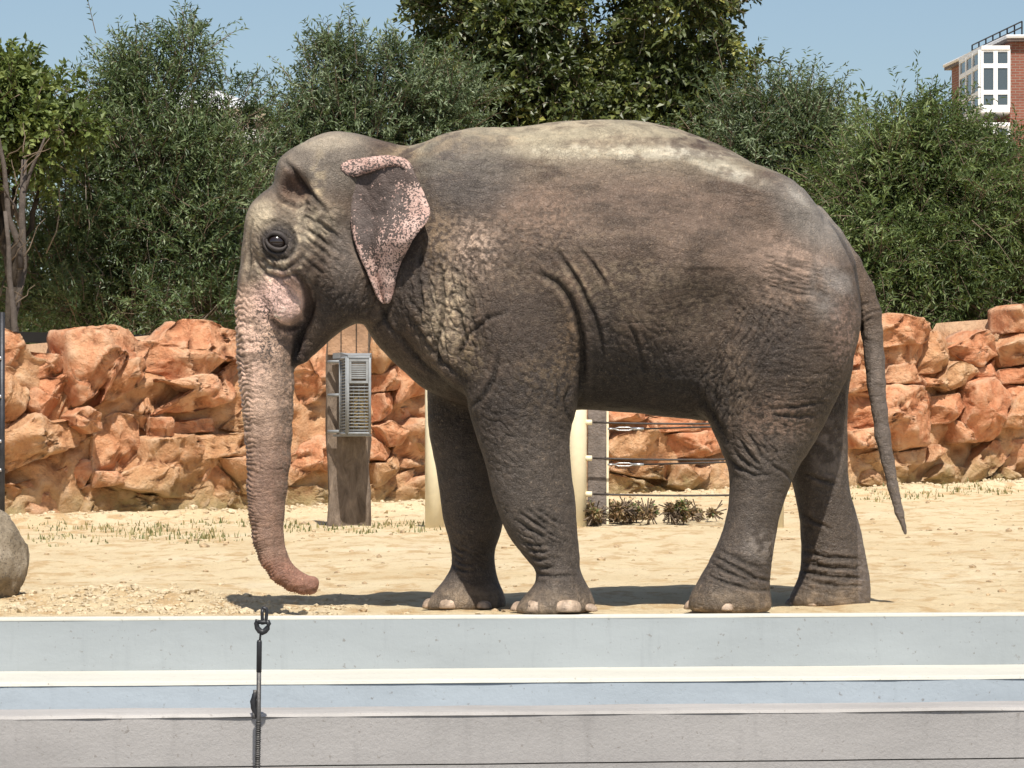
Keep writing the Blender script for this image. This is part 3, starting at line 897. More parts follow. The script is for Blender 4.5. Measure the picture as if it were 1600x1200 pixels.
def smooth_interp(x, xp, fp):
    """monotone-ish cubic"""
    xp = np.asarray(xp, float); fp = np.asarray(fp, float)
    xc = np.clip(x, xp[0], xp[-1])
    i = np.clip(np.searchsorted(xp, xc) - 1, 0, len(xp) - 2)
    h = np.diff(xp); sec = np.diff(fp) / h
    mm = np.empty_like(fp); mm[1:-1] = (sec[:-1] * h[1:] + sec[1:] * h[:-1]) / (h[1:] + h[:-1]); mm[0] = sec[0]; mm[-1] = sec[-1]
    t = (xc - xp[i]) / h[i]
    return ((2 * t ** 3 - 3 * t ** 2 + 1) * fp[i] + (t ** 3 - 2 * t ** 2 + t) * h[i] * mm[i] + (-2 * t ** 3 + 3 * t ** 2) * fp[i + 1] + (t ** 3 - t ** 2) * h[i] * mm[i + 1])

# ---- torso: (u, top, bottom, half width, fraction down of the widest point)
TORSO = [(560, 232, 460, 62, .55), (600, 224, 500, 78, .55), (640, 228, 553, 100, .58), (670, 222, 585, 118, .60), (700, 214, 612, 132, .62), (740, 206, 636, 146, .62), (800, 200, 652, 160, .62), (850, 193, 648, 172, .60),
         (900, 189, 641, 184, .58), (950, 187.5, 642, 192, .58), (1000, 190, 646, 196, .57), (1050, 199.5, 653, 194, .56), (1100, 217, 658, 188, .54), (1150, 241, 655, 180, .52), (1200, 273, 648, 168, .5),
         (1250, 313, 635, 146, .48), (1285, 350, 615, 122, .47), (1310, 385, 592, 94, .47), (1326, 420, 566, 64, .47), (1336, 460, 535, 34, .47), (1340, 490, 510, 10, .45)]
T = np.array(TORSO); T[:, 4] = np.clip(T[:, 4] - .09, .42, .56); T[:, 3] *= 1.03
sl, U, V_, W_ = region((545, 180, -200), (1345, 665, 200), 20)
uu = U.ravel()
top = smooth_interp(uu, T[:, 0], T[:, 1])[:, None, None]; bot = smooth_interp(uu, T[:, 0], T[:, 2])[:, None, None]
hw = smooth_interp(uu, T[:, 0], T[:, 3])[:, None, None]; fr = smooth_interp(uu, T[:, 0], T[:, 4])[:, None, None]
vc = top + (bot - top) * fr
a = np.where(V_ < vc, vc - top, bot - vc)
# a slight ridge along the spine: the upper section is narrower than an ellipse
ny_ = np.clip((vc - V_) / np.maximum(vc - top, 1), 0, 1.2)
hwl = hw * (1 - .10 * np.sin(np.pi * np.clip(ny_, 0, 1)) ** 2 + .0 * V_)
d = ell_d(V_ - vc, W_, a, hwl)
# correct for the profile's slope
gt = np.abs(np.gradient(top.ravel(), uu))[:, None, None]
d = d / np.sqrt(1 + np.minimum(gt, 3) ** 2 * np.clip(ny_, 0, 1) ** 2)
d = np.maximum(d, np.maximum(548 - U, U - 1341))
add(d, sl, 0)
# rump, hip bones, shoulders
ellipsoid((1235, 470, -60), (98, 135, 98), 40); ellipsoid((1235, 470, 60), (98, 135, 98), 40)
ellipsoid((1185, 330, -95), (60, 45, 46), 60); ellipsoid((1185, 330, 95), (60, 45, 46), 60)
ellipsoid((800, 470, -88), (85, 150, 76), 40, .12); ellipsoid((770, 470, 88), (85, 150, 76), 40, .12)
ellipsoid((735, 300, -52), (70, 75, 52), 60); ellipsoid((735, 300, 52), (70, 75, 52), 60)
ellipsoid((1085, 560, -205), (52, 95, 42), 60, .25, cut=True); ellipsoid((1085, 560, 205), (52, 95, 42), 60, .25, cut=True)   # hollow of the flank
ellipsoid((1215, 560, -118), (72, 95, 52), 45); ellipsoid((1215, 560, 118), (72, 95, 52), 45)       # thigh muscle
# neck / dewlap folds
chain([(600, 430, 0, 70), (650, 490, 0, 78), (705, 540, 0, 80)], 30)
chain([(640, 420, -45, 52), (690, 480, -70, 58), (730, 560, -75, 50)], 30)
chain([(640, 420, 45, 52), (690, 480, 70, 58), (730, 560, 75, 50)], 30)

# ---- head
ellipsoid((530, 290, -26), (88, 82, 58), 30, -.12); ellipsoid((530, 290, 26), (88, 82, 58), 30, -.12)
ellipsoid((492, 385, 0), (104, 112, 82), 40)
chain([(462, 268, -34, 28), (490, 300, -56, 26), (520, 340, -64, 26)], 22)   # bony ridge above the temple
chain([(462, 268, 34, 28), (490, 300, 56, 26), (520, 340, 64, 26)], 22)
chain([(425, 345, -34, 34), (436, 384, -50, 34), (470, 420, -54, 38)], 26)   # brow and socket
chain([(425, 345, 34, 34), (436, 384, 50, 34), (470, 420, 54, 38)], 26)
ellipsoid((560, 420, -40), (62, 82, 46), 26, .3); ellipsoid((560, 420, 40), (62, 82, 46), 26, .3)      # jaw muscle
chain([(565, 445, -18, 44), (520, 480, -16, 38), (492, 514, -4, 27), (480, 538, 0, 21), (473, 555, 0, 14)], 12)  # lower jaw and lip
chain([(565, 445, 18, 44), (520, 480, 16, 38), (492, 514, 4, 27)], 12)
# temple hollow
ellipsoid((462, 306, -78), (24, 30, 30), 18, .6, cut=True); ellipsoid((462, 306, 78), (24, 30, 30), 18, .6, cut=True)
# trunk
TRK = [(438, 352, 50), (431, 400, 52), (424, 440, 52), (417, 480, 48.5), (412, 520, 44), (415, 560, 44), (418, 600, 42), (419, 640, 38.5), (419, 680, 36), (419.5, 720, 33.5), (417, 760, 30.5), (416, 800, 27.5), (419, 840, 24),
       (427, 870, 21.5), (440, 893, 19), (458, 906, 16), (474, 913, 14), (484, 914, 12.5)]
chain([(x, y, 0, r) for x, y, r in TRK], 20, 6)
chain([(484, 914, 0, 12), (490, 909, 0, 8)], 3)                                       # rolled lip of the trunk tip
chain([(425, 432, -36, 28), (443, 460, -42, 31), (449, 480, -40, 29)], 9)           # cheek bulge over the tusk root
chain([(425, 432, 34, 28), (446, 466, 38, 29), (450, 486, 34, 27)], 10)
# mouth notch between trunk and jaw
chain_c = [((470, 520, 0), (9, 40, 60), .15)]

# ---- legs: rows of (v, left, right, half depth) at sideways offset w
def leg(rows, w0, k, wtop=None, flat=0, taper=0):
    rows = np.array(rows, float)
    vs, xl, xr, rw = rows.T
    cx_, rx_ = (xl + xr) / 2, (xr - xl) / 2
    kk = (Dc(cx_) + w0 / PXM) / Dc(cx_)
    cu = 800 + (cx_ - 800) * kk; cv = HY + (vs - HY) * kk; rx_ = rx_ * kk
    sl, U, V_, W_ = region((cu.min() - rx_.max(), cv.min(), w0 - rw.max()), (cu.max() + rx_.max(), cv.max(), w0 + rw.max()), 25)
    vv = V_.ravel()
    c = smooth_interp(vv, cv, cu)[None, :, None]; rx = smooth_interp(vv, cv, rx_)[None, :, None]; rz = smooth_interp(vv, cv, rw)[None, :, None]
    wc = w0 if wtop is None else (wtop + (w0 - wtop) * np.clip((vv - cv[0]) / (cv[-1] - cv[0]) * 1.6, 0, 1))[None, :, None]
    d = ell_d(U - c, W_ - wc, rx, rz)
    slope = np.abs(np.gradient(c.ravel(), vv))[None, :, None]
    d = d / np.sqrt(1 + slope ** 2 * .8)
    # rounded top
    t = cv[0] - V_
    d = np.maximum(d, t)
    # foot pad: flat, rounded sole at the ground
    ground = HY + H * F / Dc(U) + 0 * V_
    s = V_ - (ground - 0.5)
    h = np.maximum(12 - np.abs(d - s), 0) / 12
    d = np.maximum(d, s) + h * h * 12 * .25
    add(d, sl, k)
    return cu[-2], rx_[-2], rw[-2]

NF = [(470, 745, 892, 66), (520, 733, 905, 70), (560, 730, 909, 70), (600, 729, 907, 68), (640, 733, 900, 66), (680, 744, 891, 62), (730, 760, 892, 57), (790, 775, 899, 52), (840, 797, 902, 46), (870, 820, 905, 41), (890, 836, 907, 41), (910, 836, 916, 46), (930, 820, 926, 55), (945, 808, 930, 61), (958, 804, 929, 62), (966, 808, 925, 60)]
FF = [(480, 690, 790, 60), (540, 672, 795, 62), (600, 668, 795, 62), (660, 670, 795, 58), (750, 684, 792, 52), (800, 691, 788, 49), (830, 697, 783, 47), (862, 704, 774, 42), (885, 704, 774, 42), (905, 694, 778, 46), (925, 678, 787, 55), (940, 668, 791, 61), (955, 664, 791, 62), (964, 668, 788, 60)]
NH = [(430, 1130, 1320, 62), (480, 1112, 1335, 76), (560, 1096, 1330, 84), (620, 1098, 1308, 78), (658, 1107, 1290, 70), (700, 1125, 1266, 62), (725, 1134, 1250, 57), (745, 1138, 1240, 54), (790, 1137, 1223, 50), (840, 1125, 1211, 50), (880, 1106, 1205, 52), (905, 1092, 1203, 55), (925, 1081, 1203, 59), (940, 1076, 1205, 61), (955, 1076, 1205, 60)]
FH = [(430, 1150, 1310, 62), (480, 1150, 1330, 76), (560, 1180, 1333, 80), (620, 1195, 1325, 74), (700, 1225, 1324, 62), (750, 1238, 1326, 55), (790, 1246, 1334, 51), (830, 1252, 1344, 50), (870, 1253, 1353, 52), (900, 1249, 1358, 55), (920, 1240, 1360, 59), (935, 1234, 1360, 61), (952, 1233, 1359, 60)]
# far side first, softly blended into the trunk of the body
foot_far_front = leg(FF, 92, 26)
foot_far_hind = leg(FH, 88, 34)
foot_near_hind = leg(NH, -88, 34)
foot_near_front = leg(NF, -96, 16)
# tail
chain([(1275, 335, 0, 16), (1302, 366, 0, 15), (1330, 411, 0, 15.5), (1349, 452, 0, 17), (1358, 490, 0, 18), (1362, 520, 0, 16.5), (1366, 560, 0, 14.5), (1369, 600, 0, 13.5), (1374, 640, 0, 12), (1379, 680, 0, 10.8), (1387, 720, 0, 9.6), (1395, 760, 0, 8.2), (1405, 800, 0, 7), (1415, 834, 0, 4.5)], 5, 4)

# ---- surface nets
def surface_nets(Fd):
    S = Fd < 0
    nx, ny, nz = Fd.shape
    acc = None
    cid = lambda i, j, k: (i * ny + j) * nz + k
    sums = np.zeros((nx * ny * nz, 3), np.float32) if False else None
    idl, posl, quads = [], [], []
    for ax in range(3):
        a_ = [slice(None)] * 3; b_ = [slice(None)] * 3
        a_[ax] = slice(0, -1); b_[ax] = slice(1, None)
        cr = S[tuple(a_)] != S[tuple(b_)]
        I = np.stack(np.nonzero(cr), 1)
        j_, k_ = (ax + 1) % 3, (ax + 2) % 3
        I = I[(I[:, j_] > 0) & (I[:, k_] > 0)]
        fa = Fd[I[:, 0], I[:, 1], I[:, 2]]
        I2 = I.copy(); I2[:, ax] += 1
        fb = Fd[I2[:, 0], I2[:, 1], I2[:, 2]]
        t = fa / (fa - fb)
        pos = I.astype(np.float32); pos[:, ax] += t
        q = []
        for dj, dk in ((0, 0), (1, 0), (1, 1), (0, 1)):
            C = I.copy(); C[:, j_] -= dj; C[:, k_] -= dk
            ids = cid(C[:, 0], C[:, 1], C[:, 2])
            idl.append(ids); posl.append(pos); q.append(ids)
        q = np.stack(q, 1)
        q[fa > 0] = q[fa > 0][:, ::-1]
        quads.append(q)
    ids = np.concatenate(idl); pos = np.concatenate(posl)
    u_, inv = np.unique(ids, return_inverse=True)
    cnt = np.bincount(inv)
    Vp = np.stack([np.bincount(inv, weights=pos[:, i]) / cnt for i in range(3)], 1)
    Q = np.searchsorted(u_, np.concatenate(quads))
    return Vp, Q
Vp, Q = surface_nets(FLD)
Vp = np.stack([gu[0] + Vp[:, 0] * STEP, gv[0] + Vp[:, 1] * STEP, gw[0] + Vp[:, 2] * STEP], 1)
# relax
def relax(Vp, Q, n, lam=.5):
    e = np.concatenate([Q[:, [0, 1]], Q[:, [1, 2]], Q[:, [2, 3]], Q[:, [3, 0]]])
    cnt = np.bincount(e[:, 0], minlength=len(Vp)) + np.bincount(e[:, 1], minlength=len(Vp))
    for _ in range(n):
        s = np.stack([np.bincount(e[:, 0], weights=Vp[e[:, 1], i], minlength=len(Vp)) + np.bincount(e[:, 1], weights=Vp[e[:, 0], i], minlength=len(Vp)) for i in range(3)], 1)
        Vp = Vp + lam * (s / cnt[:, None] - Vp)
    return Vp
Vp = relax(Vp, Q, 1, .6)
print('elephant base verts', len(Vp))
me = mesh_np('tmp', Vp, Q)
tmp = bpy.data.objects.new('tmp', me); COL.objects.link(tmp)
md = tmp.modifiers.new('s', 'SUBSURF'); md.levels = 1; md.render_levels = 1
dg = bpy.context.evaluated_depsgraph_get()
me2 = bpy.data.meshes.new_from_object(tmp.evaluated_get(dg))
bpy.data.objects.remove(tmp)
n = len(me2.vertices)
P = np.empty(n * 3, np.float32); me2.vertices.foreach_get('co', P); P = P.reshape(-1, 3).astype(np.float64)
NN = np.empty(n * 3, np.float32); me2.vertices.foreach_get('normal', NN); NN = NN.reshape(-1, 3).astype(np.float64)
if NN[np.argmin(P[:, 1])][1] > 0: print('FLIPPED normals')
U, V, Wd = P[:, 0], P[:, 1], P[:, 2]
near = Wd < 0
facing = np.clip(-NN[:, 2] * 1.3 + .25, 0, 1)          # how much the surface looks to the near side
sidef = np.clip(np.abs(NN[:, 2]) * 1.3 + .15, 0, 1)

def sstep(x, a, b):
    t = np.clip((x - a) / (b - a), 0, 1); return t * t * (3 - 2 * t)
def spot(cu, cv, ru, rv, rot=0.0, soft=.6):
    x, y = U - cu, V - cv
    if rot: x, y = x * math.cos(rot) + y * math.sin(rot), -x * math.sin(rot) + y * math.cos(rot)
    r = np.sqrt((x / ru) ** 2 + (y / rv) ** 2)
    return 1 - sstep(r, 1 - soft, 1 + soft * .5)
def dist_poly(pts):
    d = np.full(n, 1e3)
    along = np.zeros(n)
    pts = np.array(pts, float)
    lo = pts.min(0) - 30; hi = pts.max(0) + 30
    m_ = (U > lo[0]) & (U < hi[0]) & (V > lo[1]) & (V < hi[1])
    ix = np.nonzero(m_)[0]
    u_, v_ = U[ix], V[ix]; dd = np.full(len(ix), 1e3); al = np.zeros(len(ix))
    L = 0; tot = np.hypot(*(np.diff(pts, axis=0).T)).sum()
    for a_, b_ in zip(pts, pts[1:]):
        ab = b_ - a_; l2 = (ab ** 2).sum()
        h = np.clip(((u_ - a_[0]) * ab[0] + (v_ - a_[1]) * ab[1]) / l2, 0, 1)
        q = np.hypot(u_ - a_[0] - h * ab[0], v_ - a_[1] - h * ab[1])
        s_ = q < dd
        dd[s_] = q[s_]; al[s_] = (L + h[s_] * math.sqrt(l2)) / tot
        L += math.sqrt(l2)
    d[ix] = dd; along[ix] = al
    return d, along

disp = np.zeros(n)
warp_u = (fbm(U / 22, V / 22, Wd / 22, 50, 2) - .5) * 14
warp_v = (fbm(U / 22, V / 22, Wd / 22, 60, 2) - .5) * 14

def crease(pts, width, depth, w_rng=(-400, 0), lip=.35):
    """a fold cut into the near flank, with a raised lip beside it"""
    global disp
    d, al = dist_poly(pts)
    fade = np.sin(np.pi * np.clip(al * .96 + .02, 0, 1)) ** .45
    m_ = (Wd > w_rng[0]) & (Wd < w_rng[1])
    k = np.exp(-(d / width) ** 2) - lip * np.exp(-((d - width * 2.4) / (width * 1.3)) ** 2)
    disp -= np.where(m_, depth * fade * k * facing, 0)

def wrinkle(mask, ang, ls, lt, depth, thin=.10, seed=1):
    """thin grooves stretched along direction ang (radians in the side view, 0 = towards +u)"""
    global disp
    ix = np.nonzero(mask > .02)[0]
    if len(ix) == 0: return
    u_, v_ = U[ix] + warp_u[ix] * .5, V[ix] + warp_v[ix] * .5
    a_ = ang[ix] if hasattr(ang, '__len__') else ang
    s_ = u_ * np.cos(a_) + v_ * np.sin(a_); t_ = -u_ * np.sin(a_) + v_ * np.cos(a_)
    nz = fbm(s_ / ls, t_ / lt, Wd[ix] / (ls * .8), seed, 2)
    g = 1 - sstep(np.abs(nz - .5), 0, thin)
    disp[ix] -= 1.45 * depth * mask[ix] * (g - .25)

# broad unevenness of the body: ribs, muscle, slack skin
disp += 2.6 * (fbm(U / 60, V / 85, Wd / 60, 70, 3) - .5) * 2
disp += 0.8 * (fbm(U / 18, V / 22, Wd / 18, 71, 3) - .5) * 2

disp_broad = disp.copy()
# creases read off the photograph
crease([(845, 440), (868, 452), (885, 472), (897, 500), (905, 535), (908, 570), (907, 600), (902, 632)], 4.5, 7)
crease([(866, 405), (884, 428), (900, 452), (912, 478), (920, 500)], 3.5, 4.2)
crease([(902, 402), (922, 425), (938, 450), (946, 466)], 3, 3)
crease([(915, 480), (926, 505), (934, 530), (938, 560)], 3, 3)
crease([(972, 510), (985, 530), (995, 560), (1003, 590)], 3, 2)
crease([(735, 640), (752, 628), (770, 600), (780, 560)], 3.5, 3)
crease([(622, 520), (645, 552), (675, 582), (705, 607), (732, 630)], 4, 4)
crease([(640, 500), (668, 540), (700, 575), (735, 600)], 3.5, 3)
crease([(690, 424), (696, 470), (694, 500), (684, 545), (690, 575)], 3, 3.4)
crease([(662, 400), (656, 440), (662, 480), (655, 510)], 3, 3)
crease([(719, 560), (735, 528), (765, 505), (790, 498)], 3, 2.6)
crease([(706, 470), (722, 500), (728, 530), (720, 562)], 3, 2.4)
crease([(612, 480), (600, 502), (584, 516)], 3.5, 3)
crease([(595, 470), (606, 505), (622, 530)], 3, 3)
# face
crease([(449, 258), (466, 276), (482, 300), (500, 322), (516, 338)], 3.5, 4.5)
crease([(432, 300), (446, 318), (470, 326), (492, 324)], 3, 2.5)
crease([(545, 350), (560, 390), (578, 430), (592, 470)], 3.5, 3)
for q in ([(486, 366), (505, 378), (526, 396)], [(482, 376), (502, 392), (520, 408)], [(478, 388), (496, 402), (514, 420)], [(474, 402), (490, 418), (508, 432)], [(500, 352), (520, 366), (536, 380)],
          [(410, 402), (425, 420), (448, 428), (470, 418), (480, 404)], [(404, 410), (420, 432), (446, 440), (468, 434)], [(412, 372), (418, 356), (436, 350), (456, 358), (466, 374), (468, 392), (458, 408), (438, 412), (420, 402), (412, 386), (412, 372)],
          [(398, 350), (392, 380), (394, 420), (388, 450)]):
    crease(q, 2.6, 2.6)
crease([(472, 436), (484, 460), (487, 484), (478, 506), (468, 530), (463, 556), (461, 575)], 4.5, 10, lip=.1)
crease([(500, 440), (496, 470), (484, 510)], 3, 2)
crease([(426, 500), (440, 512), (456, 515), (472, 506)], 4, 5)
crease([(1292, 352), (1305, 372), (1319, 398), (1331, 430), (1339, 470), (1343, 510), (1340, 550), (1332, 590)], 3.5, 8, lip=.05)
crease([(1318, 600), (1300, 640), (1275, 690), (1245, 740)], 3.5, 3)
# near front leg
for q in ([(812, 800), (835, 815), (858, 832), (868, 838)], [(822, 796), (845, 812), (868, 830)], [(806, 812), (830, 828), (850, 838)], [(836, 794), (855, 806), (874, 820)], [(820, 846), (836, 850), (852, 850)], [(824, 856), (840, 860), (854, 860)],
          [(828, 868), (842, 872), (856, 870)], [(834, 880), (848, 884), (862, 884)], [(838, 893), (860, 898), (895, 896)]):
    crease(q, 2.4, 2.3)
crease([(888, 610), (880, 630), (884, 650), (892, 665)], 3, 3)
crease([(872, 600), (868, 625), (876, 648)], 3, 2)
# hind leg and thigh
for q in ([(1135, 700), (1150, 718), (1165, 732), (1180, 738)], [(1146, 690), (1160, 708), (1172, 724)], [(1128, 716), (1145, 732), (1170, 744), (1195, 742)], [(1160, 684), (1172, 700), (1180, 716)], [(1195, 728), (1215, 738), (1230, 752)],
          [(1112, 868), (1140, 884), (1170, 900), (1200, 906)], [(1108, 880), (1130, 892), (1160, 904)], [(1120, 860), (1150, 874), (1185, 888)], [(1100, 898), (1130, 908), (1165, 918), (1200, 920)], [(1190, 642), (1230, 640), (1275, 632)], [(1195, 652), (1235, 655), (1265, 652)]):
    crease(q, 2.6, 2.4)
crease([(1085, 620), (1100, 640), (1112, 660), (1128, 690)], 4, 3)
for q in ([(1262, 880), (1300, 888), (1345, 890)], [(1262, 895), (1300, 902), (1350, 905)], [(1265, 908), (1310, 916), (1354, 917)], [(1256, 800), (1275, 815), (1300, 826)], [(1262, 740), (1285, 750), (1310, 756)], [(1258, 862), (1300, 872), (1345, 874)]):
    crease(q, 2.6, 2.4, (0, 400))
for q in ([(704, 862), (716, 872), (728, 874)], [(706, 872), (720, 882), (736, 884)], [(704, 884), (722, 892), (740, 892)], [(702, 850), (716, 862), (726, 862)]):
    crease(q, 2.4, 2.0, (0, 400))
# tail
for q in ([(1345, 498), (1356, 490), (1376, 484)], [(1348, 506), (1362, 496)], [(1340, 480), (1356, 474)]):
    crease(q, 2, 1.6, (-60, 0))

# wrinkle fields
one = sidef
head_m = sstep(U, 640, 560) * (V < 620)
wrinkle(one * (.3 + .6 * sstep(V, 380, 520)), 0.0, 26, 9, .45, .10, 101)
wrinkle(one * (.3 + .6 * sstep(V, 380, 520)), 1.45, 22, 9, .4, .10, 102)
wrinkle(spot(1130, 590, 60, 150, .5) * one, 2.05, 34, 6.5, 1.5, .16, 103)
wrinkle(spot(1190, 500, 60, 60) * one, 1.0, 26, 6.5, 1.3, .16, 104)
wrinkle(spot(1222, 455, 62, 52) * one, 0.25, 46, 6.0, 1.6, .16, 105)
wrinkle(spot(1250, 590, 80, 130, .2) * one, 0.05, 34, 7, .8, .14, 106)
wrinkle(spot(1170, 710, 52, 34) * one, .75, 26, 6, 1.5, .16, 107)
wrinkle(spot(1150, 890, 70, 36) * one, .35, 32, 6, 1.2, .16, 108)
wrinkle(spot(1300, 890, 75, 50) * one, .08, 36, 6, 1.2, .16, 109)
wrinkle(spot(845, 840, 44, 52) * one, .55, 28, 6, 1.3, .16, 110)
wrinkle(spot(735, 870, 40, 36) * one, .45, 28, 6, 1.1, .16, 111)
wrinkle(spot(820, 650, 90, 130) * one, .7, 24, 8, .8, .13, 112)
wrinkle(spot(700, 490, 80, 110) * one, 1.35, 26, 8, 1.5, .15, 113)
wrinkle(spot(700, 490, 80, 110) * one, .35, 22, 8, 1.0, .13, 114)
wrinkle(spot(800, 400, 110, 60) * one, .7, 18, 9, 1.0, .13, 115)
wrinkle(spot(985, 560, 120, 70, .0) * one, 1.0, 28, 9, .9, .12, 116)
wrinkle(spot(470, 390, 90, 90) * one, .75, 20, 7, 1.3, .15, 117)
wrinkle(spot(560, 470, 60, 50) * one, 1.9, 26, 7, 1.3, .15, 118)
wrinkle(sstep(V, 470, 420) * sstep(U, 430, 470) * spot(960, 330, 420, 170) * one, .08, 60, 10, .45, .12, 119)
# tail skin rings
wrinkle((U > 1335) * (V > 440) * 1.0, .1, 18, 6, .2, .15, 120)
# trunk rings
tp = np.array([(x, y) for x, y, r in TRK]); tl = np.concatenate([[0], np.cumsum(np.hypot(*np.diff(tp, axis=0).T))])
tm = ((U < 500) & (V > 430) & ~((U > 470) & (V < 600))) * sstep(V, 430, 480)
ixs = np.nonzero(tm > 0)[0]
best = np.full(len(ixs), 1e9); al = np.zeros(len(ixs)); sx = np.zeros(len(ixs))
for i in range(len(tp) - 1):
    ab = tp[i + 1] - tp[i]; l = np.hypot(*ab)
    h = np.clip(((U[ixs] - tp[i][0]) * ab[0] + (V[ixs] - tp[i][1]) * ab[1]) / l ** 2, 0, 1)
    q = np.hypot(U[ixs] - tp[i][0] - h * ab[0], V[ixs] - tp[i][1] - h * ab[1])
    cross = (U[ixs] - tp[i][0]) * ab[1] - (V[ixs] - tp[i][1]) * ab[0]
    s_ = q < best
    best[s_] = q[s_]; al[s_] = tl[i] + h[s_] * l; sx[s_] = np.sign(cross[s_]) * q[s_]
rad = np.interp(al, tl, [r for _, _, r in TRK])
frontness = np.clip(-sx / np.maximum(rad, 1), -1, 1)          # sign fixed below
if np.corrcoef(frontness, U[ixs])[0, 1] > 0: frontness = -frontness
wv = fbm(U[ixs] / 16, V[ixs] / 30, Wd[ixs] / 16, 130, 2) * 2.2
per = np.interp(al, [0, 120, 420, 620], [10.5, 9.5, 8.5, 6.5])
ph = al / per + wv + frontness * .5
saw = np.abs((ph % 1) - .5) * 2
amp = np.interp(frontness, [-1, -.2, .3, .7, 1], [.7, .25, .5, 1.7, 3.0])
disp[ixs] += tm[ixs] * amp * (saw ** .6 - .65) * 1.25

P2 = P + NN * disp[:, None]
world_co = E2W(P2[:, 0], P2[:, 1], P2[:, 2])
world_co[:, 2] = np.maximum(world_co[:, 2], 0.002)
# rebase: root at the ground under the belly
root_loc = Vector((float((950 - 800) * Dc(950) / F), float(Dc(950)), 0.0))
eleph = empty('elephant', root_loc)
tag(eleph, 'grey brown Asian elephant with pink freckled ear, standing at the pool edge, trunk hanging', 'elephant')
me2.vertices.foreach_set('co', world_co.astype(np.float32).ravel())
me2.update()

# ---- skin colour (pigment, dust and dirt, plus painted belly shade and flank highlight)
col = np.tile(np.array([.080, .056, .041]), (n, 1))
def lay(mask, c, s=1.0):
    global col
    k = np.clip(mask * s, 0, 1)[:, None]
    col = col * (1 - k) + np.array(c) * k
nA = fbm(U / 45, V / 45, Wd / 45, 201, 4); nB = fbm(U / 14, V / 14, Wd / 14, 202, 4); nC = fbm(U / 5, V / 5, Wd / 5, 203, 3); nS = fbm(U / 70, V / 18, Wd / 50, 204, 4)
fl = sstep(nB, .40, .60); fc = sstep(nC, .42, .58)
DUST = (.33, .27, .19); BRN = (.165, .115, .086); PINK = (.50, .31, .245); OCH = (.27, .20, .125); GREY = (.20, .17, .145); DARK = (.050, .039, .033)
lay(sstep(nA, .45, .65), (.115, .082, .060), .6)
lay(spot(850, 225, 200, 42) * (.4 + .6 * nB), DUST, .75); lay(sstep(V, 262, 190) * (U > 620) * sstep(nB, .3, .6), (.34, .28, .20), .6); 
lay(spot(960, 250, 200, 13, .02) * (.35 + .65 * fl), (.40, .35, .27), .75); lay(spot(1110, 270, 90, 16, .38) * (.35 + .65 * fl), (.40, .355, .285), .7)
lay(spot(700, 235, 120, 22, -.15) * fl, OCH, .6)
lay(sstep(V, 330, 230) * (U > 640) * sstep(nS, .35, .6), (.27, .23, .165), .65)
lay(spot(980, 330, 260, 70, .12) * sstep(nS, .4, .62), BRN, .55)  # lighter flank patches, brown tone with a soft highlight painted in
lay(spot(850, 350, 75, 50, soft=.9) * (.3 + .7 * fc), (.185, .125, .09), .8)
lay(spot(738, 400, 46, 55, -.4, soft=.9) * (.15 + .85 * fc), (.34, .25, .19), .85)
lay(spot(690, 380, 30, 60, soft=.9) * fc, (.22, .155, .10), .7)
lay(spot(960, 460, 190, 90, .1, soft=.9) * fc * sstep(nS, .35, .6), (.19, .145, .10), .6)
lay(spot(885, 560, 26, 70) * fc, (.24, .16, .095), .6)
lay(spot(1220, 415, 85, 65, soft=.9) * (.45 + .55 * fl), (.26, .185, .14), .8)
lay(spot(1270, 340, 90, 60, .7), (.20, .175, .15), .75)
lay(spot(1240, 320, 26, 9, .7, soft=.9), (.34, .30, .255), .6)
lay(spot(1290, 460, 45, 55) * sstep(nA, .3, .6), (.235, .205, .18), .7)
lay(spot(1308, 530, 30, 60, soft=.9) * (.3 + .7 * fc), (.30, .20, .155), .6)
lay(spot(1070, 400, 120, 50) * sstep(nA, .35, .6), (.17, .12, .09), .6)
lay(spot(700, 495, 42, 75, .1) * (.35 + .65 * fc), (.32, .25, .175), .8)
lay(spot(735, 560, 30, 40) * fc, OCH, .5)
lay(spot(850, 610, 50, 60) * fc, (.27, .19, .115), .6)
lay(spot(1200, 660, 60, 40) * fc, (.25, .165, .12), .6)
lay(spot(1130, 600, 45, 70) * fc, (.22, .16, .115), .5)
lay(spot(990, 600, 130, 65, soft=.8), (.045, .036, .031), .9); lay(spot(930, 540, 36, 70), DARK, .7); lay(spot(820, 520, 90, 70), (.075, .056, .045), .6); lay((U > 640) * (U < 1130) * sstep(V, 560, 620), (.045, .036, .031), .6)  # shade of the belly and lower flank painted into the colour
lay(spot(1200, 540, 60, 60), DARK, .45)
lay(spot(730, 280, 90, 70) , (.095, .083, .075), .6)
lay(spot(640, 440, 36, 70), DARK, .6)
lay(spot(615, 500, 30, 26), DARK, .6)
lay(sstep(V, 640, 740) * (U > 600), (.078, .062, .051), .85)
lay(spot(850, 720, 70, 90), (.084, .066, .053), .6)
lay(sstep(V, 900, 945) * (U > 600) * (.5 + .5 * fl), (.24, .18, .125), .7)
lay(spot(1180, 850, 30, 26) * fl, (.25, .21, .18), .5); lay(spot(1300, 700, 30, 60) * fl, (.22, .18, .155), .5)
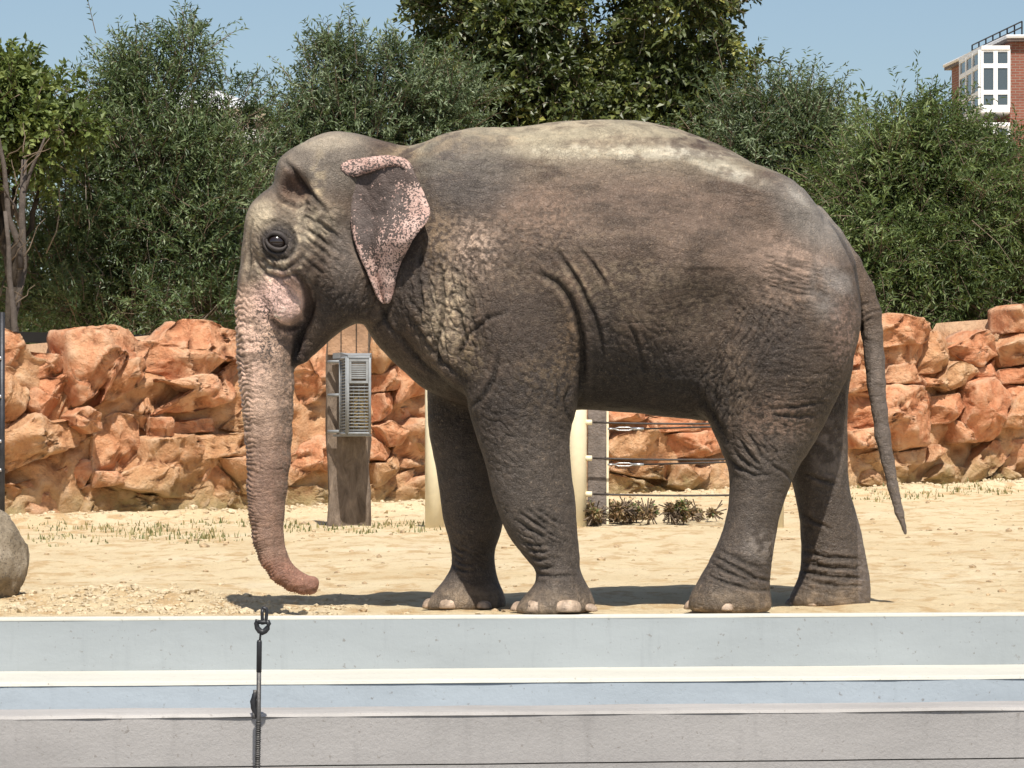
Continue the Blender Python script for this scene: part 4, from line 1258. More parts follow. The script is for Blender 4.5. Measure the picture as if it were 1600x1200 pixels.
# head
hd = sstep(U, 600, 560) * sstep(V, 640, 560)
lay(hd * sstep(V, 330, 280), (.15, .125, .10), .8)
lay(spot(510, 225, 60, 20), (.30, .25, .19), .6)
lay(spot(500, 290, 14, 50, .1) * fl, (.33, .26, .17), .5)
lay(spot(462, 300, 26, 36, -.2), (.10, .058, .042), .8)
lay(spot(470, 360, 80, 50) * (.4 + .6 * fl), (.30, .245, .18), .8)
lay(spot(440, 425, 50, 40) * fl, (.31, .255, .19), .75)
lay(spot(410, 340, 26, 30), (.38, .31, .22), .7)
lay(spot(396, 410, 22, 60) * (.5 + .5 * fl), (.33, .26, .19), .7)
lay(spot(545, 400, 34, 60), (.13, .105, .088), .7)
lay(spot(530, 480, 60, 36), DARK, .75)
# trunk: pink front, ochre-grey sides
tk = (U < 500) * sstep(V, 430, 480) * ~((U > 476) & (V < 620))
lay(tk * 1.0, (.27, .185, .135), .95)
lay(tk * sstep(V, 760, 560) * sstep(nB, .35, .55), (.43, .30, .225), .8)
lay(tk * sstep(V, 620, 760), (.20, .125, .092), .8)
lay(tk * sstep(V, 860, 890), (.24, .125, .09), .7)
lay(tk * sstep(U, 425, 450) * (V < 820) * fc, (.15, .11, .085), .8)
lay(spot(440, 472, 44, 40), (.60, .41, .34), .95)
lay(spot(392, 540, 26, 90) * sstep(nB, .3, .55), (.50, .34, .26), .7)
lay(spot(440, 384, 32, 31, soft=.35), (.036, .029, .026), .96)
lay(spot(468, 545, 14, 50), (.035, .025, .022), .9)
lay((U > 1345) * sstep(V, 480, 560), (.15, .12, .10), .8)
# grooves are coloured darker, ridges are rubbed lighter
fine = disp - disp_broad
rg_ = np.clip(fine / 1.3, 0, 1) * (.25 + .5 * fl)
col = col * (1 + .55 * rg_[:, None] * np.array([1.05, .95, .8]))
gv_ = np.clip(-fine / 2.6, 0, 1)[:, None]
col = col * (1 - .45 * gv_)
mean_ = np.array([.10, .078, .063])
col = mean_ * (np.maximum(col, .004) / mean_) ** 1.22
col *= (1 - .38 * (sstep(V, 500, 590) * (U > 590) * (U < 1360) * sstep(V, 690, 640) * (.6 + .4 * nB)))[:, None]  # underbody shade multiplied into the skin colour
col *= (.80 + .40 * nC)[:, None] * (.88 + .24 * nB)[:, None]
frk = np.clip(spot(428, 470, 40, 36) * .3 + spot(415, 520, 34, 60) * .5 + spot(610, 370, 60, 60) * 0 + spot(700, 480, 60, 90) * .35 + spot(460, 420, 70, 50) * .35 + spot(430, 600, 30, 90) * .4 + spot(740, 400, 60, 60) * .25 + spot(1310, 520, 34, 60) * .3, 0, 1)
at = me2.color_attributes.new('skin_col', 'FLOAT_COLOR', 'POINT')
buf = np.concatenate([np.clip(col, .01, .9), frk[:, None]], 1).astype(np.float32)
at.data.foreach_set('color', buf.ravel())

m = NM('elephant_skin')
nd = m.n('ShaderNodeAttribute'); nd.attribute_name = 'skin_col'
v = m.coord()
wv_ = m.n('ShaderNodeVectorMath', operation='ADD'); m.l(v, wv_.inputs[0])
nz_ = m.n('ShaderNodeTexNoise'); nz_.inputs['Scale'].default_value = 18; nz_.inputs['Detail'].default_value = 3; m.l(v, nz_.inputs['Vector'])
sc_ = m.n('ShaderNodeVectorMath', operation='SCALE'); sc_.inputs['Scale'].default_value = .06; m.l(nz_.outputs['Color'], sc_.inputs[0]); m.l(sc_.outputs[0], wv_.inputs[1])
cr1 = m.voro(wv_.outputs[0], 46, 'DISTANCE_TO_EDGE'); cr2 = m.voro(wv_.outputs[0], 90, 'DISTANCE_TO_EDGE')
fn = m.noise(v, 120, 3, .6)
thr = m.math('SUBTRACT', .62, m.math('MULTIPLY', nd.outputs['Alpha'], .16))
frkn = m.ramp(m.math('ADD', m.math('SUBTRACT', m.noise(v, 80, 3, .6), thr), .5), [(.49, 0.0), (.56, 1.0)])
c = m.mix(m.math('MULTIPLY', m.math('MULTIPLY', frkn, nd.outputs['Alpha']), 1.3), nd.outputs['Color'], (.10, .075, .062))
c = m.mix(m.math('MULTIPLY', m.ramp(cr1, [(0.0, .45), (.09, 0.0)]), m.ramp(m.noise(v, 4, 3, .6), [(.45, 0.0), (.65, 1.0)])), c, (.045, .035, .03))
c = m.mix(m.math('MULTIPLY', m.ramp(fn, [(.5, 0.0), (.75, 1.0)]), .18), c, (.42, .35, .27))
bl = m.noise(m.coord(scale=(1, 1, 1.5)), 16, 6, .72, .8)
c = m.mix(m.ramp(bl, [(.54, 0.0), (.76, .30)]), c, m.mix(.5, m.mix(1.0, c, (2.6, 2.3, 2.0), 'MULTIPLY'), (.30, .22, .15)))
c = m.mix(m.ramp(bl, [(.28, .4), (.44, 0.0)]), c, m.mix(1.0, c, (.45, .45, .45), 'MULTIPLY'))
fk = m.ramp(m.noise(m.coord(scale=(1, 1, .7)), 58, 4, .65), [(.60, 0.0), (.68, 1.0)])
lowm = m.ramp(m.noise(v, 3.2, 3, .6), [(.42, 0.0), (.62, .55)])
c = m.mix(m.math('MULTIPLY', fk, lowm), c, m.mix(.45, m.mix(1.0, c, (2.4, 2.2, 1.9), 'MULTIPLY'), (.34, .26, .18)))
m.color(c)
m.bump(m.ramp(cr1, [(0, 0.0), (.16, 1.0)]), .002, .6)
m.bump(m.ramp(cr2, [(0, 0.0), (.2, 1.0)]), .002, .8)
m.bump(m.noise(m.coord(scale=(1, 1, 1)), 30, 6, .7, .6), .004, .7)
m.rough(.56, .26)
SKIN = m.m
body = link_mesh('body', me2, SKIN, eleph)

# ---- probing the surface for eyes and nails
def surf_w(u, v, side=-1):
    i = int(round((u - gu[0]) / STEP)); j = int(round((v - gv[0]) / STEP))
    colm = FLD[i, j]
    ins = np.nonzero(colm < 0)[0]
    return float(gw[ins[0]] if side < 0 else gw[ins[-1]])

# ears
def make_ear(side, name='ear'):
    rows = [(258, 548, 632), (266, 546, 642), (276, 545, 650), (290, 544, 657), (303, 543, 663), (316, 542, 668), (328, 543, 672), (338, 545, 671), (348, 547, 666), (360, 550, 656), (375, 553, 645), (390, 558, 637), (405, 564, 629), (420, 571, 623),
            (435, 577, 619), (450, 584, 617), (461, 589, 614), (469, 594, 611), (474, 599, 607)]
    R = np.array(rows, float)
    vv = np.linspace(258, 474, 76)
    xl = smooth_interp(vv, R[:, 0], R[:, 1]); xr = smooth_interp(vv, R[:, 0], R[:, 2])
    ns = 44
    s = np.linspace(0, 1, ns)
    VVg, S_ = np.meshgrid(vv, s, indexing='ij')
    Ug = xl[:, None] + (xr - xl)[:, None] * S_
    w0 = -72 - 12 * sstep(VVg, 300, 400) + 8 * sstep(VVg, 420, 470)
    flare = -(30 + 38 * np.exp(-((VVg - 340) / 90) ** 2))
    Wg = w0 + flare * S_ ** .8 * np.clip((xr - xl)[:, None] / 90, .3, 1)
    Wg += 5 * np.sin(VVg / 17 + S_ * 3) * S_ + 3.0 * np.sin(S_ * 9 + VVg / 40)
    Wg += 12 * np.exp(-((S_ - .28) / .16) ** 2) * np.exp(-((VVg - 350) / 80) ** 2)        # shallow hollow
    Wg -= 7 * np.exp(-(S_ / .08) ** 2)                                                     # thick front rim
    Wg += (fbm(Ug / 9, VVg / 12, S_ * 0, 301, 3) - .5) * 3.5
    Wg += (fbm(Ug / 4, VVg / 30, S_ * 0, 305, 2) - .5) * 1.5
    # top edge folded over forward: extra rows curling outwards and down
    nf = 16
    tf = np.linspace(0, 1, nf)[::-1]                 # 1 = free lip of the fold
    uf = np.linspace(0, 1, ns)
    ftu = 534 + (646 - 534) * uf
    ft_top = smooth_interp(ftu, [528, 545, 575, 610, 632, 650], [256, 253, 248.5, 246, 251, 266])
    ft_low = smooth_interp(ftu, [528, 545, 575, 610, 632, 650], [260, 276, 272, 261, 262, 276])
    FU, FV, FW = [], [], []
    for t in tf:
        a_ = t * math.pi * .86
        FU.append(ftu - 3 * t)
        r_ = (ft_low - ft_top)
        FV.append(ft_top + r_ * (1 - math.cos(a_)) / 2 * (1.0))
        FW.append(Wg[0] + 2 - math.sin(a_) * 6 - t * 1.5 - 4 * np.sin(uf * 3.1))
    Ug[0] = FU[-1]; VVg[0] = FV[-1]; 
    # blend the first rows into the fold
    for i in range(1, 8):
        k = 1 - i / 8
        Ug[i] = Ug[i] * (1 - k) + ftu * k; VVg[i] = VVg[i] * (1 - k) + (FV[-1] + (VVg[i] - VVg[i].min())) * k
    Ug = np.concatenate([np.array(FU)[:-1], Ug]); VVg = np.concatenate([np.array(FV)[:-1], VVg]); Wg = np.concatenate([np.array(FW)[:-1], Wg])
    nr = Ug.shape[0]
    th = 3.2
    kk = 1.0
    # near ear: correct for being nearer than the mid plane
    Uc = 800 + (Ug - 800) * (1 + Wg / PXM / Dc(Ug)); Vc = HY + (VVg - HY) * (1 + Wg / PXM / Dc(Ug))
    front = E2W(Uc, Vc, Wg if side < 0 else -Wg)
    # normals
    du = np.gradient(front, axis=1); dv = np.gradient(front, axis=0)
    nn = unit(np.cross(du, dv))
    edge = np.minimum(np.minimum(np.arange(nr)[:, None], nr - 1 - np.arange(nr)[:, None]) * 1.0, np.minimum(np.arange(ns), ns - 1 - np.arange(ns))[None, :])
    tk_ = th / PXM * np.clip(edge / 3, .25, 1)
    sgn = 1 if nn[nr // 2, ns // 2, 1] * side > 0 else -1
    A = front + nn * tk_[..., None] * sgn; Bk = front - nn * tk_[..., None] * sgn
    idx = np.arange(nr * ns).reshape(nr, ns); off = nr * ns
    f1 = np.stack([idx[:-1, :-1], idx[1:, :-1], idx[1:, 1:], idx[:-1, 1:]], -1).reshape(-1, 4)
    f2 = f1[:, ::-1] + off
    ring = np.concatenate([idx[0, :], idx[1:, -1], idx[-1, -2::-1], idx[-2:0:-1, 0]])
    r2 = np.roll(ring, -1)
    f3 = np.stack([ring, r2, r2 + off, ring + off], 1)
    me = mesh_np(name, np.concatenate([A.reshape(-1, 3), Bk.reshape(-1, 3)]), np.concatenate([f1, f2, f3]))
    # colour
    pu, pv = Ug.ravel(), VVg.ravel()
    N1 = fbm(pu / 10, pv / 10, pu * 0, 311, 4); N2 = fbm(pu / 30, pv / 30, pu * 0, 312, 3); N3 = fbm(pu / 3, pv / 3, pu * 0, 313, 2)
    c_ = np.tile(np.array([.092, .068, .058]), (len(pu), 1))
    c_ = c_ * (.5 + 1.1 * N1)[:, None] * (.7 + .6 * N2)[:, None]
    xrr = np.interp(pv, R[:, 0], R[:, 2]); xll = np.interp(pv, R[:, 0], R[:, 1])
    rim = sstep(xrr - pu, 62, 4) * sstep(pv, 268, 310)
    dia = sstep((pu - 590) * .62 + (pv - 385) * .78, -45, 32)             # lower right of a slanting line
    pk = np.maximum(rim, dia)
    pk = np.maximum(pk, .8 * sstep(pu - xll, 12, 2) * sstep(pv, 325, 360) * sstep(pv, 440, 400))
    fold = np.zeros(nr * ns); fold[:nf * ns] = 1
    pk = np.maximum(pk, fold * (.58 + .22 * sstep(pu, 560, 600)))
    pk = np.minimum(pk, .80) * (1 - .14 * sstep(pv, 330, 380) * sstep(pv, 440, 400))
    c_ = c_ * (.88 + .24 * N3)[:, None]
    buf = np.concatenate([c_, pk[:, None]], 1).astype(np.float32)
    buf = np.concatenate([buf, buf])
    at = me.color_attributes.new('skin_col', 'FLOAT_COLOR', 'POINT'); at.data.foreach_set('color', buf.ravel())
    o = link_mesh(name, me, EARM, eleph)
    return o
m = NM('ear_skin')
nd = m.n('ShaderNodeAttribute'); nd.attribute_name = 'skin_col'
v = m.coord()
k1 = m.math('MULTIPLY', m.math('SUBTRACT', m.noise(v, 95, 2, .55), .5), 2.7)
k2 = m.math('MULTIPLY', m.math('SUBTRACT', m.noise(v, 22, 4, .6), .5), 1.3)
k = m.math('ADD', m.math('MULTIPLY', nd.outputs['Alpha'], .86), m.math('ADD', k1, k2))
pinkc = m.ramp(m.noise(v, 12, 4, .6), [(.35, (.44, .27, .22)), (.6, (.58, .40, .335))])
c = m.mix(m.ramp(k, [(.50, 0.0), (.60, 1.0)]), nd.outputs['Color'], pinkc)
m.color(c)
m.bump(m.ramp(m.voro(v, 60, 'DISTANCE_TO_EDGE'), [(0, 0.0), (.16, 1.0)]), .002, .7)
m.bump(m.noise(v, 25, 5, .7), .006)
m.rough(.62, .35)
EARM = m.m
make_ear(-1); make_ear(1)

# eyes with heavy wrinkled lids
m = NM('eye_surface'); m.color((.018, .010, .007)).rough(.12, .6); EYE = m.m; m.b.inputs['Specular IOR Level'].default_value = .9
for side in (-1, 1):
    w_ = surf_w(438, 383, side)
    cen = E2W(np.array(438.), np.array(384.), np.array(w_ + side * -3.0))
    cen = Vector(cen)
    bm = bmesh.new(); bmesh.ops.create_uvsphere(bm, u_segments=20, v_segments=14, radius=.043)
    bmesh.ops.transform(bm, matrix=Matrix.Translation(cen) @ Matrix.Diagonal((1.05, .8, .95, 1)), verts=bm.verts)
    eye = bm_obj('eye', bm, EYE, eleph, True)
    nrm = Vector((-.35, side * 1.0, .05)).normalized()
    # lids: rolled folds around the opening
    for rr, hgt, r_, sgn, nm in ((.053, .042, .012, 1, 'upper_eyelid'), (.053, .038, .010, -1, 'lower_eyelid'), (.070, .062, .007, -1, 'lower_eyelid_fold')):
        bm = bmesh.new(); pts = []; rad = []
        for i in range(15):
            a_ = math.pi * i / 14
            dx = -math.cos(a_) * rr; dz = sgn * math.sin(a_) * hgt
            # tilt the opening down towards the front
            x_ = dx * .93 + dz * .25; z_ = -dx * .30 + dz * .95
            bul = (.029 - (dx * dx + dz * dz) * 5.5)
            pts.append(cen + Vector((x_, side * (bul + .004), z_))); rad.append(r_ * (.45 + .65 * math.sin(a_)))
        bm_tube(bm, pts, rad, 8)
        lid = bm_obj(nm, bm, None, eleph, True)
        lid.data.materials.append(LID) if 'LID' in globals() else None
        if 'LID' not in globals():
            LID = simple_mat('eyelid_skin', (.050, .040, .036), .6, .3, 60, .002, 0, .35)
            lid.data.materials.append(LID)

# toenails
NAIL = simple_mat('toenail', (.36, .265, .19), .5, .6, 24, .004, 0, .4)
def nail(cu, rx, rz, w0, deg, wid, hgt, z=.012, prot=.027):
    wid *= 1.02; hgt *= 1.05
    """at angle deg round the foot (180 = forwards, 270 = towards the viewer)"""
    a_ = math.radians(deg)
    ca, sa = math.cos(a_), math.sin(a_)
    D = Dc(cu)
    x = (cu - 800) * D / F; y = D + w0 / PXM
    rxm = rx * D / F; rzm = rz / PXM
    p = Vector((x + ca * rxm * .985, y + sa * rzm * .985, z + hgt * .42))
    nrm = Vector((ca / rxm, sa / rzm, 0)).normalized()
    tan = Vector((-nrm.y, nrm.x, 0)); up = Vector((0, 0, 1))
    bm = bmesh.new(); bmesh.ops.create_uvsphere(bm, u_segments=16, v_segments=10, radius=1)
    for v_ in bm.verts:
        q = v_.co.copy()
        if q.z < -.35: q.z = -.35 + (q.z + .35) * .3
        curve = -q.x * q.x * wid * .25
        q.x = math.copysign(abs(q.x) ** .75, q.x); q.z = math.copysign(abs(q.z) ** .85, q.z)
        v_.co = p + tan * (q.x * wid * .5) + nrm * (q.y * prot + curve - (q.z * .012)) + up * (q.z * hgt * .62)
    bm_obj('toenail', bm, NAIL, eleph, True)
fo = foot_near_front
for dg_, wd_, hg_ in ((292, .150, .060), (238, .125, .062), (192, .09, .05), (150, .08, .045), (340, .07, .04)): nail(fo[0], fo[1], fo[2], -96, dg_, wd_, hg_)
fo = foot_far_front
for dg_, wd_, hg_ in ((243, .125, .055), (200, .09, .05), (160, .08, .045), (300, .08, .04), (120, .07, .04)): nail(fo[0], fo[1], fo[2], 92, dg_, wd_, hg_)
fo = foot_near_hind
for dg_, wd_, hg_ in ((222, .12, .062), (262, .075, .045), (180, .08, .05), (140, .07, .045)): nail(fo[0], fo[1], fo[2], -88, dg_, wd_, hg_)
fo = foot_far_hind
for dg_, wd_, hg_ in ((238, .095, .04), (205, .07, .045), (170, .07, .04), (135, .07, .04)): nail(fo[0], fo[1], fo[2], 88, dg_, wd_, hg_)

# ================================================================== BUILDINGS
def brick_mat():
    m = NM('red_brick')
    geo = m.n('ShaderNodeNewGeometry')
    sp = m.n('ShaderNodeSeparateXYZ'); m.l(geo.outputs['Position'], sp.inputs[0])
    cb = m.n('ShaderNodeCombineXYZ')
    m.l(m.math('ADD', sp.outputs['X'], sp.outputs['Y']), cb.inputs[0]); m.l(sp.outputs['Z'], cb.inputs[1])
    br = m.n('ShaderNodeTexBrick'); m.l(cb.outputs[0], br.inputs['Vector'])
    br.inputs['Scale'].default_value = 1.0; br.inputs['Brick Width'].default_value = .26; br.inputs['Row Height'].default_value = .085
    br.inputs['Mortar Size'].default_value = .010
    br.inputs['Color1'].default_value = (.25, .095, .065, 1); br.inputs['Color2'].default_value = (.22, .075, .05, 1); br.inputs['Mortar'].default_value = (.30, .24, .20, 1)
    n1 = m.noise(geo.outputs['Position'], 1.5, 4, .6)
    m.color(m.mix(m.ramp(n1, [(.4, 0.0), (.7, .35)]), br.outputs['Color'], (.14, .065, .05)))
    m.bump(br.outputs['Fac'], -.01)
    return m.m
BRICKM = brick_mat()
WHITE = simple_mat('white_window_frame', (.78, .79, .80), .45, .05, 3, .002)
GLASS = NM('window_glass'); GLASS.color((.055, .075, .09)).rough(.08, .9); GLASS = GLASS.m
DMETAL = simple_mat('dark_metal', (.05, .05, .055), .5, .3, 20, .001, .6)
ROOFM = simple_mat('roof_sheet_metal', (.10, .075, .065), .6, .25, 2, .004)
SHEET = simple_mat('pale_gutter', (.60, .60, .60), .5, .1, 4, .002)

Cn = Vector(((1578 - 800) * 110 / F, 110, 0))           # near corner under the roof
Cl = Vector(((1487 - 800) * 117 / F, 117, 0))           # far end of the left face
Lx = (Cl - Cn).normalized(); Llen = (Cl - Cn).length
Rx = Vector((1, -.03, 0)).normalized()
inward = Vector((-Lx.y, Lx.x, 0))
if inward.dot(Rx) < 0: inward = -inward
topz = H - (66 - HY) * 110 / F
bb = empty('brick_building', Cn)
tag(bb, 'red brick building with glazed white corner bay and roof railing above the right hand trees', 'building')
bm = bmesh.new()
foot = [Cn, Cn + Rx * 16, Cn + Rx * 16 - Vector((Lx.x, Lx.y, 0)) * -Llen, Cn + Lx * Llen]
lo = [bm.verts.new(p) for p in foot]; hi = [bm.verts.new(p + Vector((0, 0, topz))) for p in foot]
for i in range(4):
    j = (i + 1) % 4; bm.faces.new((lo[i], lo[j], hi[j], hi[i]))
bm.faces.new(hi)
bm_obj('wall', bm, BRICKM, bb)
bm = bmesh.new()
ov = [Cn - Lx * .2 - inward * .15, Cn + Rx * 16.4 - Lx * .5, Cn + Rx * 16.4 + Lx * (Llen + .4), Cn + Lx * (Llen + .4) - inward * .15]
lo = [bm.verts.new(p + Vector((0, 0, topz + .003))) for p in ov]; hi = [bm.verts.new(p + Vector((0, 0, topz + .12))) for p in ov]
for i in range(4):
    j = (i + 1) % 4; bm.faces.new((lo[i], lo[j], hi[j], hi[i]))
bm.faces.new(hi); bm.faces.new(lo[::-1])
bm_obj('roof', bm, ROOFM, bb)
bm = bmesh.new()
bm_tube(bm, [ov[3] + Vector((0, 0, topz + .15)), ov[0] + Vector((0, 0, topz + .15)), ov[1] + Vector((0, 0, topz + .15))], .06, 6)
bm_obj('gutter', bm, SHEET, bb)
# railing along the roof edge
for k in range(8):
    p = ov[3].lerp(ov[0], .22 + k * .11) + inward * .5 + Vector((0, 0, topz + .22))
    bm = bmesh.new(); bm_tube(bm, [p, p + Vector((0, 0, .42))], .028, 6); bm_obj('railing_post', bm, DMETAL, bb)
for hz_ in (.24, .42):
    bm = bmesh.new()
    bm_tube(bm, [ov[3].lerp(ov[0], .22) + inward * .5 + Vector((0, 0, topz + .22 + hz_)), ov[3].lerp(ov[0], .99) + inward * .5 + Vector((0, 0, topz + .22 + hz_))], .022, 6)
    bm_obj('railing_bar', bm, DMETAL, bb)
# glazed bays: a box in front of the near end of the left face, one per storey
def zpx(y, D): return H - (y - HY) * D / F
def bay(z0, z1, rows, shade=True):
    D0 = 109.6
    A = Vector(((1533 - 800) * D0 / F, D0, 0)); B = Vector(((1577 - 800) * D0 / F, D0 - .02, 0)); Cc = Vector(((1503 - 800) * 112.6 / F, 112.6, 0))
    root = None
    for (p, q, ncol) in ((A, B, 2), (Cc, A, 3)):
        d = (q - p); L = d.length; d.normalize(); nr = Vector((d.y, -d.x, 0))
        if nr.y > 0: nr = -nr
        M = Matrix(((d.x, nr.x, 0, p.x), (d.y, nr.y, 0, p.y), (0, 0, 1, 0), (0, 0, 0, 1)))
        bm = bmesh.new()
        fw = .065
        xs_ = [L * i / ncol for i in range(ncol + 1)]
        for i, x in enumerate(xs_): bm_box(bm, x - fw + (.045 if i == 0 else 0), x + fw - (.045 if i == ncol else 0), .0, .09, z0, z1, M)
        zs_ = [z0 + (z1 - z0) * r for r in rows]
        for z in zs_:
            for i in range(ncol): bm_box(bm, xs_[i] + fw, xs_[i + 1] - fw, .01, .08, max(z0, z - .07), min(z1, z + .07), M)
        fr = bm_obj('window', bm, WHITE, bb)
        for i in range(ncol):
            for za, zb in zip(zs_, zs_[1:]):
                bm = bmesh.new(); bm_box(bm, xs_[i] + fw * .9, xs_[i + 1] - fw * .9, .03, .05, za + .05, zb - .05, M)
                g = bm_obj('pane', bm, GLASS, None); g.parent = fr; g.matrix_parent_inverse = Matrix.Identity(4)
    bm = bmesh.new()
    for zz_, th_ in ((z0 - .16, .16), (z1, .12)):
        vsl = [A + Vector((0, -.12, 0)), B + Vector((0, -.12, 0)), Cn + Lx * .1, Cn + Lx * 3.1, Cc + Vector((-.1, 0, 0))]
        lo = [bm.verts.new(v_ + Vector((0, 0, zz_))) for v_ in vsl]; hi = [bm.verts.new(v_ + Vector((0, 0, zz_ + th_))) for v_ in vsl]
        for i in range(5):
            j = (i + 1) % 5; bm.faces.new((lo[i], lo[j], hi[j], hi[i]))
        bm.faces.new(hi); bm.faces.new(lo[::-1])
    bm_obj('bay_slab', bm, WHITE, bb)
bay(zpx(168, 109.6), zpx(78, 109.6), (0, .26, .72, 1.0))
bay(zpx(272, 109.6), zpx(198, 109.6), (0, .3, .7, 1.0))
bm = bmesh.new()
bm_tube(bm, [Cn - Vector((-.9, .15, 0)) + Vector((0, 0, topz)), Cn - Vector((-.9, .15, 0)) + Vector((0, 0, .2))], .06, 8)
bm_obj('downpipe', bm, SHEET, bb)

# pale house seen in the gaps of the left hand shrubs
ph = empty('pale_house', Vector(((270 - 800) * 90 / F, 90, 0)))
tag(ph, 'pale rendered house glimpsed through gaps in the left hand shrubs', 'house')
PLAS = simple_mat('pale_render', (.62, .63, .64), .8, .08, 1, .003)
xl, xr = (140 - 800) * 90 / F, (400 - 800) * 90 / F
zt = H - (172 - HY) * 90 / F
bm = bmesh.new(); bm_box(bm, xl, xr, 90, 96, -.2, zt); bm_obj('wall', bm, PLAS, ph)
bm = bmesh.new()
pr_ = [(xl - .25, 89.7, zt + .003), (xr + .25, 89.7, zt + .003), (xr + .25, 96.3, zt + .003), (xl - .25, 96.3, zt + .003)]
rd_ = [(xl + 1.2, 93, zt + .85), (xr - 1.2, 93, zt + .85)]
v1 = [bm.verts.new(p) for p in pr_]; v2 = [bm.verts.new(p) for p in rd_]
for f in ((v1[0], v1[1], v2[1], v2[0]), (v1[1], v1[2], v2[1]), (v1[2], v1[3], v2[0], v2[1]), (v1[3], v1[0], v2[0]), (v1[3], v1[2], v1[1], v1[0])): bm.faces.new(f)
bm_obj('roof', bm, SHEET, ph)
for k in range(4):
    for zz0 in (1.0, 4.0):
        x = xl + .5 + k * (xr - xl - 1) / 4
        bm = bmesh.new()
        for a_ in ((x, x + .08, 89.93, 90.0, zz0, zz0 + 1.5), (x + .82, x + .9, 89.93, 90.0, zz0, zz0 + 1.5), (x + .081, x + .819, 89.93, 90, zz0, zz0 + .08), (x + .081, x + .819, 89.93, 90, zz0 + 1.42, zz0 + 1.5)): bm_box(bm, *a_)
        wf = bm_obj('window', bm, WHITE, ph)
        bm = bmesh.new(); bm_box(bm, x + .081, x + .819, 89.96, 89.99, zz0 + .081, zz0 + 1.419)
        g = bm_obj('pane', bm, GLASS, None); g.parent = wf

# ================================================================== DARK FENCE behind the rock wall
sf = empty('slat_fence', Vector((0, 38, 0)))
tag(sf, 'dark horizontal slat fence in the shade behind the top of the rock wall', 'fence')
SLATM = simple_mat('dark_stained_timber', (.010, .010, .009), .95, .3, 6, .003)
f0 = Vector((-8.5, 33.6 - 1.3, 0)); f1 = Vector((9.5, 41.2 + 1.6, 0))
f0 = WL0 + WDIR * -4.5 - WNRM * 1.3; f1 = WL0 + WDIR * 16.5 - WNRM * 1.3
fd = (f1 - f0).normalized(); fl_ = (f1 - f0).length; fn_ = Vector((fd.y, -fd.x, 0))
npan = 9
slat_me = None
for k in range(npan):
    a_ = f0 + fd * (fl_ * k / npan)
    M = Matrix(((fd.x, fn_.x, 0, a_.x), (fd.y, fn_.y, 0, a_.y), (0, 0, 1, .30 + .035 * k), (0, 0, 0, 1)))
    bm = bmesh.new(); bm_box(bm, -.05, .05, -.05, .05, 0, 1.74, M); bm_obj('post', bm, SLATM, sf)
    if slat_me is None:
        bm = bmesh.new(); bm_box(bm, .06, fl_ / npan - .06, -.012, .012, -.05, .05)
        slat_me = bpy.data.meshes.new('slat'); bm.to_mesh(slat_me); bm.free(); slat_me.materials.append(SLATM)
    for i in range(12):
        o = bpy.data.objects.new('slat', slat_me); COL.objects.link(o); o.parent = sf
        o.matrix_local = Matrix.Translation(-sf.location) @ M @ Matrix.Translation((0, 0, .2 + i * .135))

# ================================================================== CABLE FENCE in the paddock
CREAM = simple_mat('cream_painted_steel', (.76, .68, .48), .5, .12, 6, .001)
STEEL = simple_mat('galvanised_steel', (.50, .50, .50), .4, .2, 30, .001, .8)
CABLE = simple_mat('dark_steel_cable', (.06, .05, .045), .55, .3, 60, .001, .5)
WOODG = simple_mat('weathered_grey_timber', (.17, .14, .12), .9, .35, 9, .012)
FD = 28.4
cf = empty('cable_fence', W(790, HY, FD)); cf.location.z = 0
tag(cf, 'low fence of cream steel posts and tensioned cables behind the elephant legs', 'fence')
def gz(x, y): return float(ground_z(np.array([x]), np.array([y]))[0])
for (px, top) in ((679, 598), (902, 598), (1210, 640)):
    p = W(px, HY, FD); g_ = gz(p.x, p.y)
    bm = bmesh.new()
    r_ = .077
    bm_tube(bm, [(p.x, p.y, g_ - .2), (p.x, p.y, H - (top - HY) * FD / F), (p.x, p.y, H - (top - (HY + 3)) * FD / F + .03)], [r_, r_, r_ * .6], 20)
    post = bm_obj('post', bm, CREAM, cf, True)
    for yb in ((660, 716, 772) if px > 700 else (776,)):
        for s_ in ((-1, 1) if px > 700 else (1,)):
            zb = H - (yb - HY) * FD / F
            bm = bmesh.new(); bm_tube(bm, [(p.x + s_ * .06, p.y - .02, zb), (p.x + s_ * .118, p.y - .02, zb)], .022 if px > 700 else .028, 10)
            b_ = bm_obj('bolt', bm, CREAM if px > 700 else DMETAL, None, True); b_.parent = post
xa = W(905, HY, FD).x; xb = W(1210, HY, FD).x
for yb in (660, 716, 772):
    zb = H - (yb - HY) * FD / F
    for (x0, x1) in ((W(679, HY, FD).x, xa - .1), (xa + .11, xb)):
        bm = bmesh.new(); n_ = 9
        bm_tube(bm, [(x0 + (x1 - x0) * i / n_, FD - .02, zb - .012 * 4 * (i / n_) * (1 - i / n_)) for i in range(n_ + 1)], .0085, 6)
        bm_obj('cable', bm, CABLE, cf, True)
    if yb < 770:
        z2 = zb - .05; xs0 = W(950, HY, FD).x; xt = W(1003, HY, FD).x
        bm = bmesh.new(); bm_tube(bm, [(xt, FD + .12, z2), (xb, FD + .04, z2 + .03)], .0075, 6); bm_obj('cable', bm, CABLE, cf, True)
        bm = bmesh.new()
        L_ = xt - xs0
        bm_tube(bm, [(xs0, FD + .12, z2), (xs0 + .05, FD + .12, z2)], .008, 6)
        for dz in (-.012, .012): bm_tube(bm, [(xs0 + .05, FD + .12, z2), (xs0 + .09, FD + .12, z2 + dz), (xt - .10, FD + .12, z2 + dz), (xt - .06, FD + .12, z2)], .0055, 6)
        bm_tube(bm, [(xt - .07, FD + .12, z2), (xt + .02, FD + .12, z2)], .012, 8)
        tb = bm_obj('turnbuckle', bm, STEEL, cf, True)
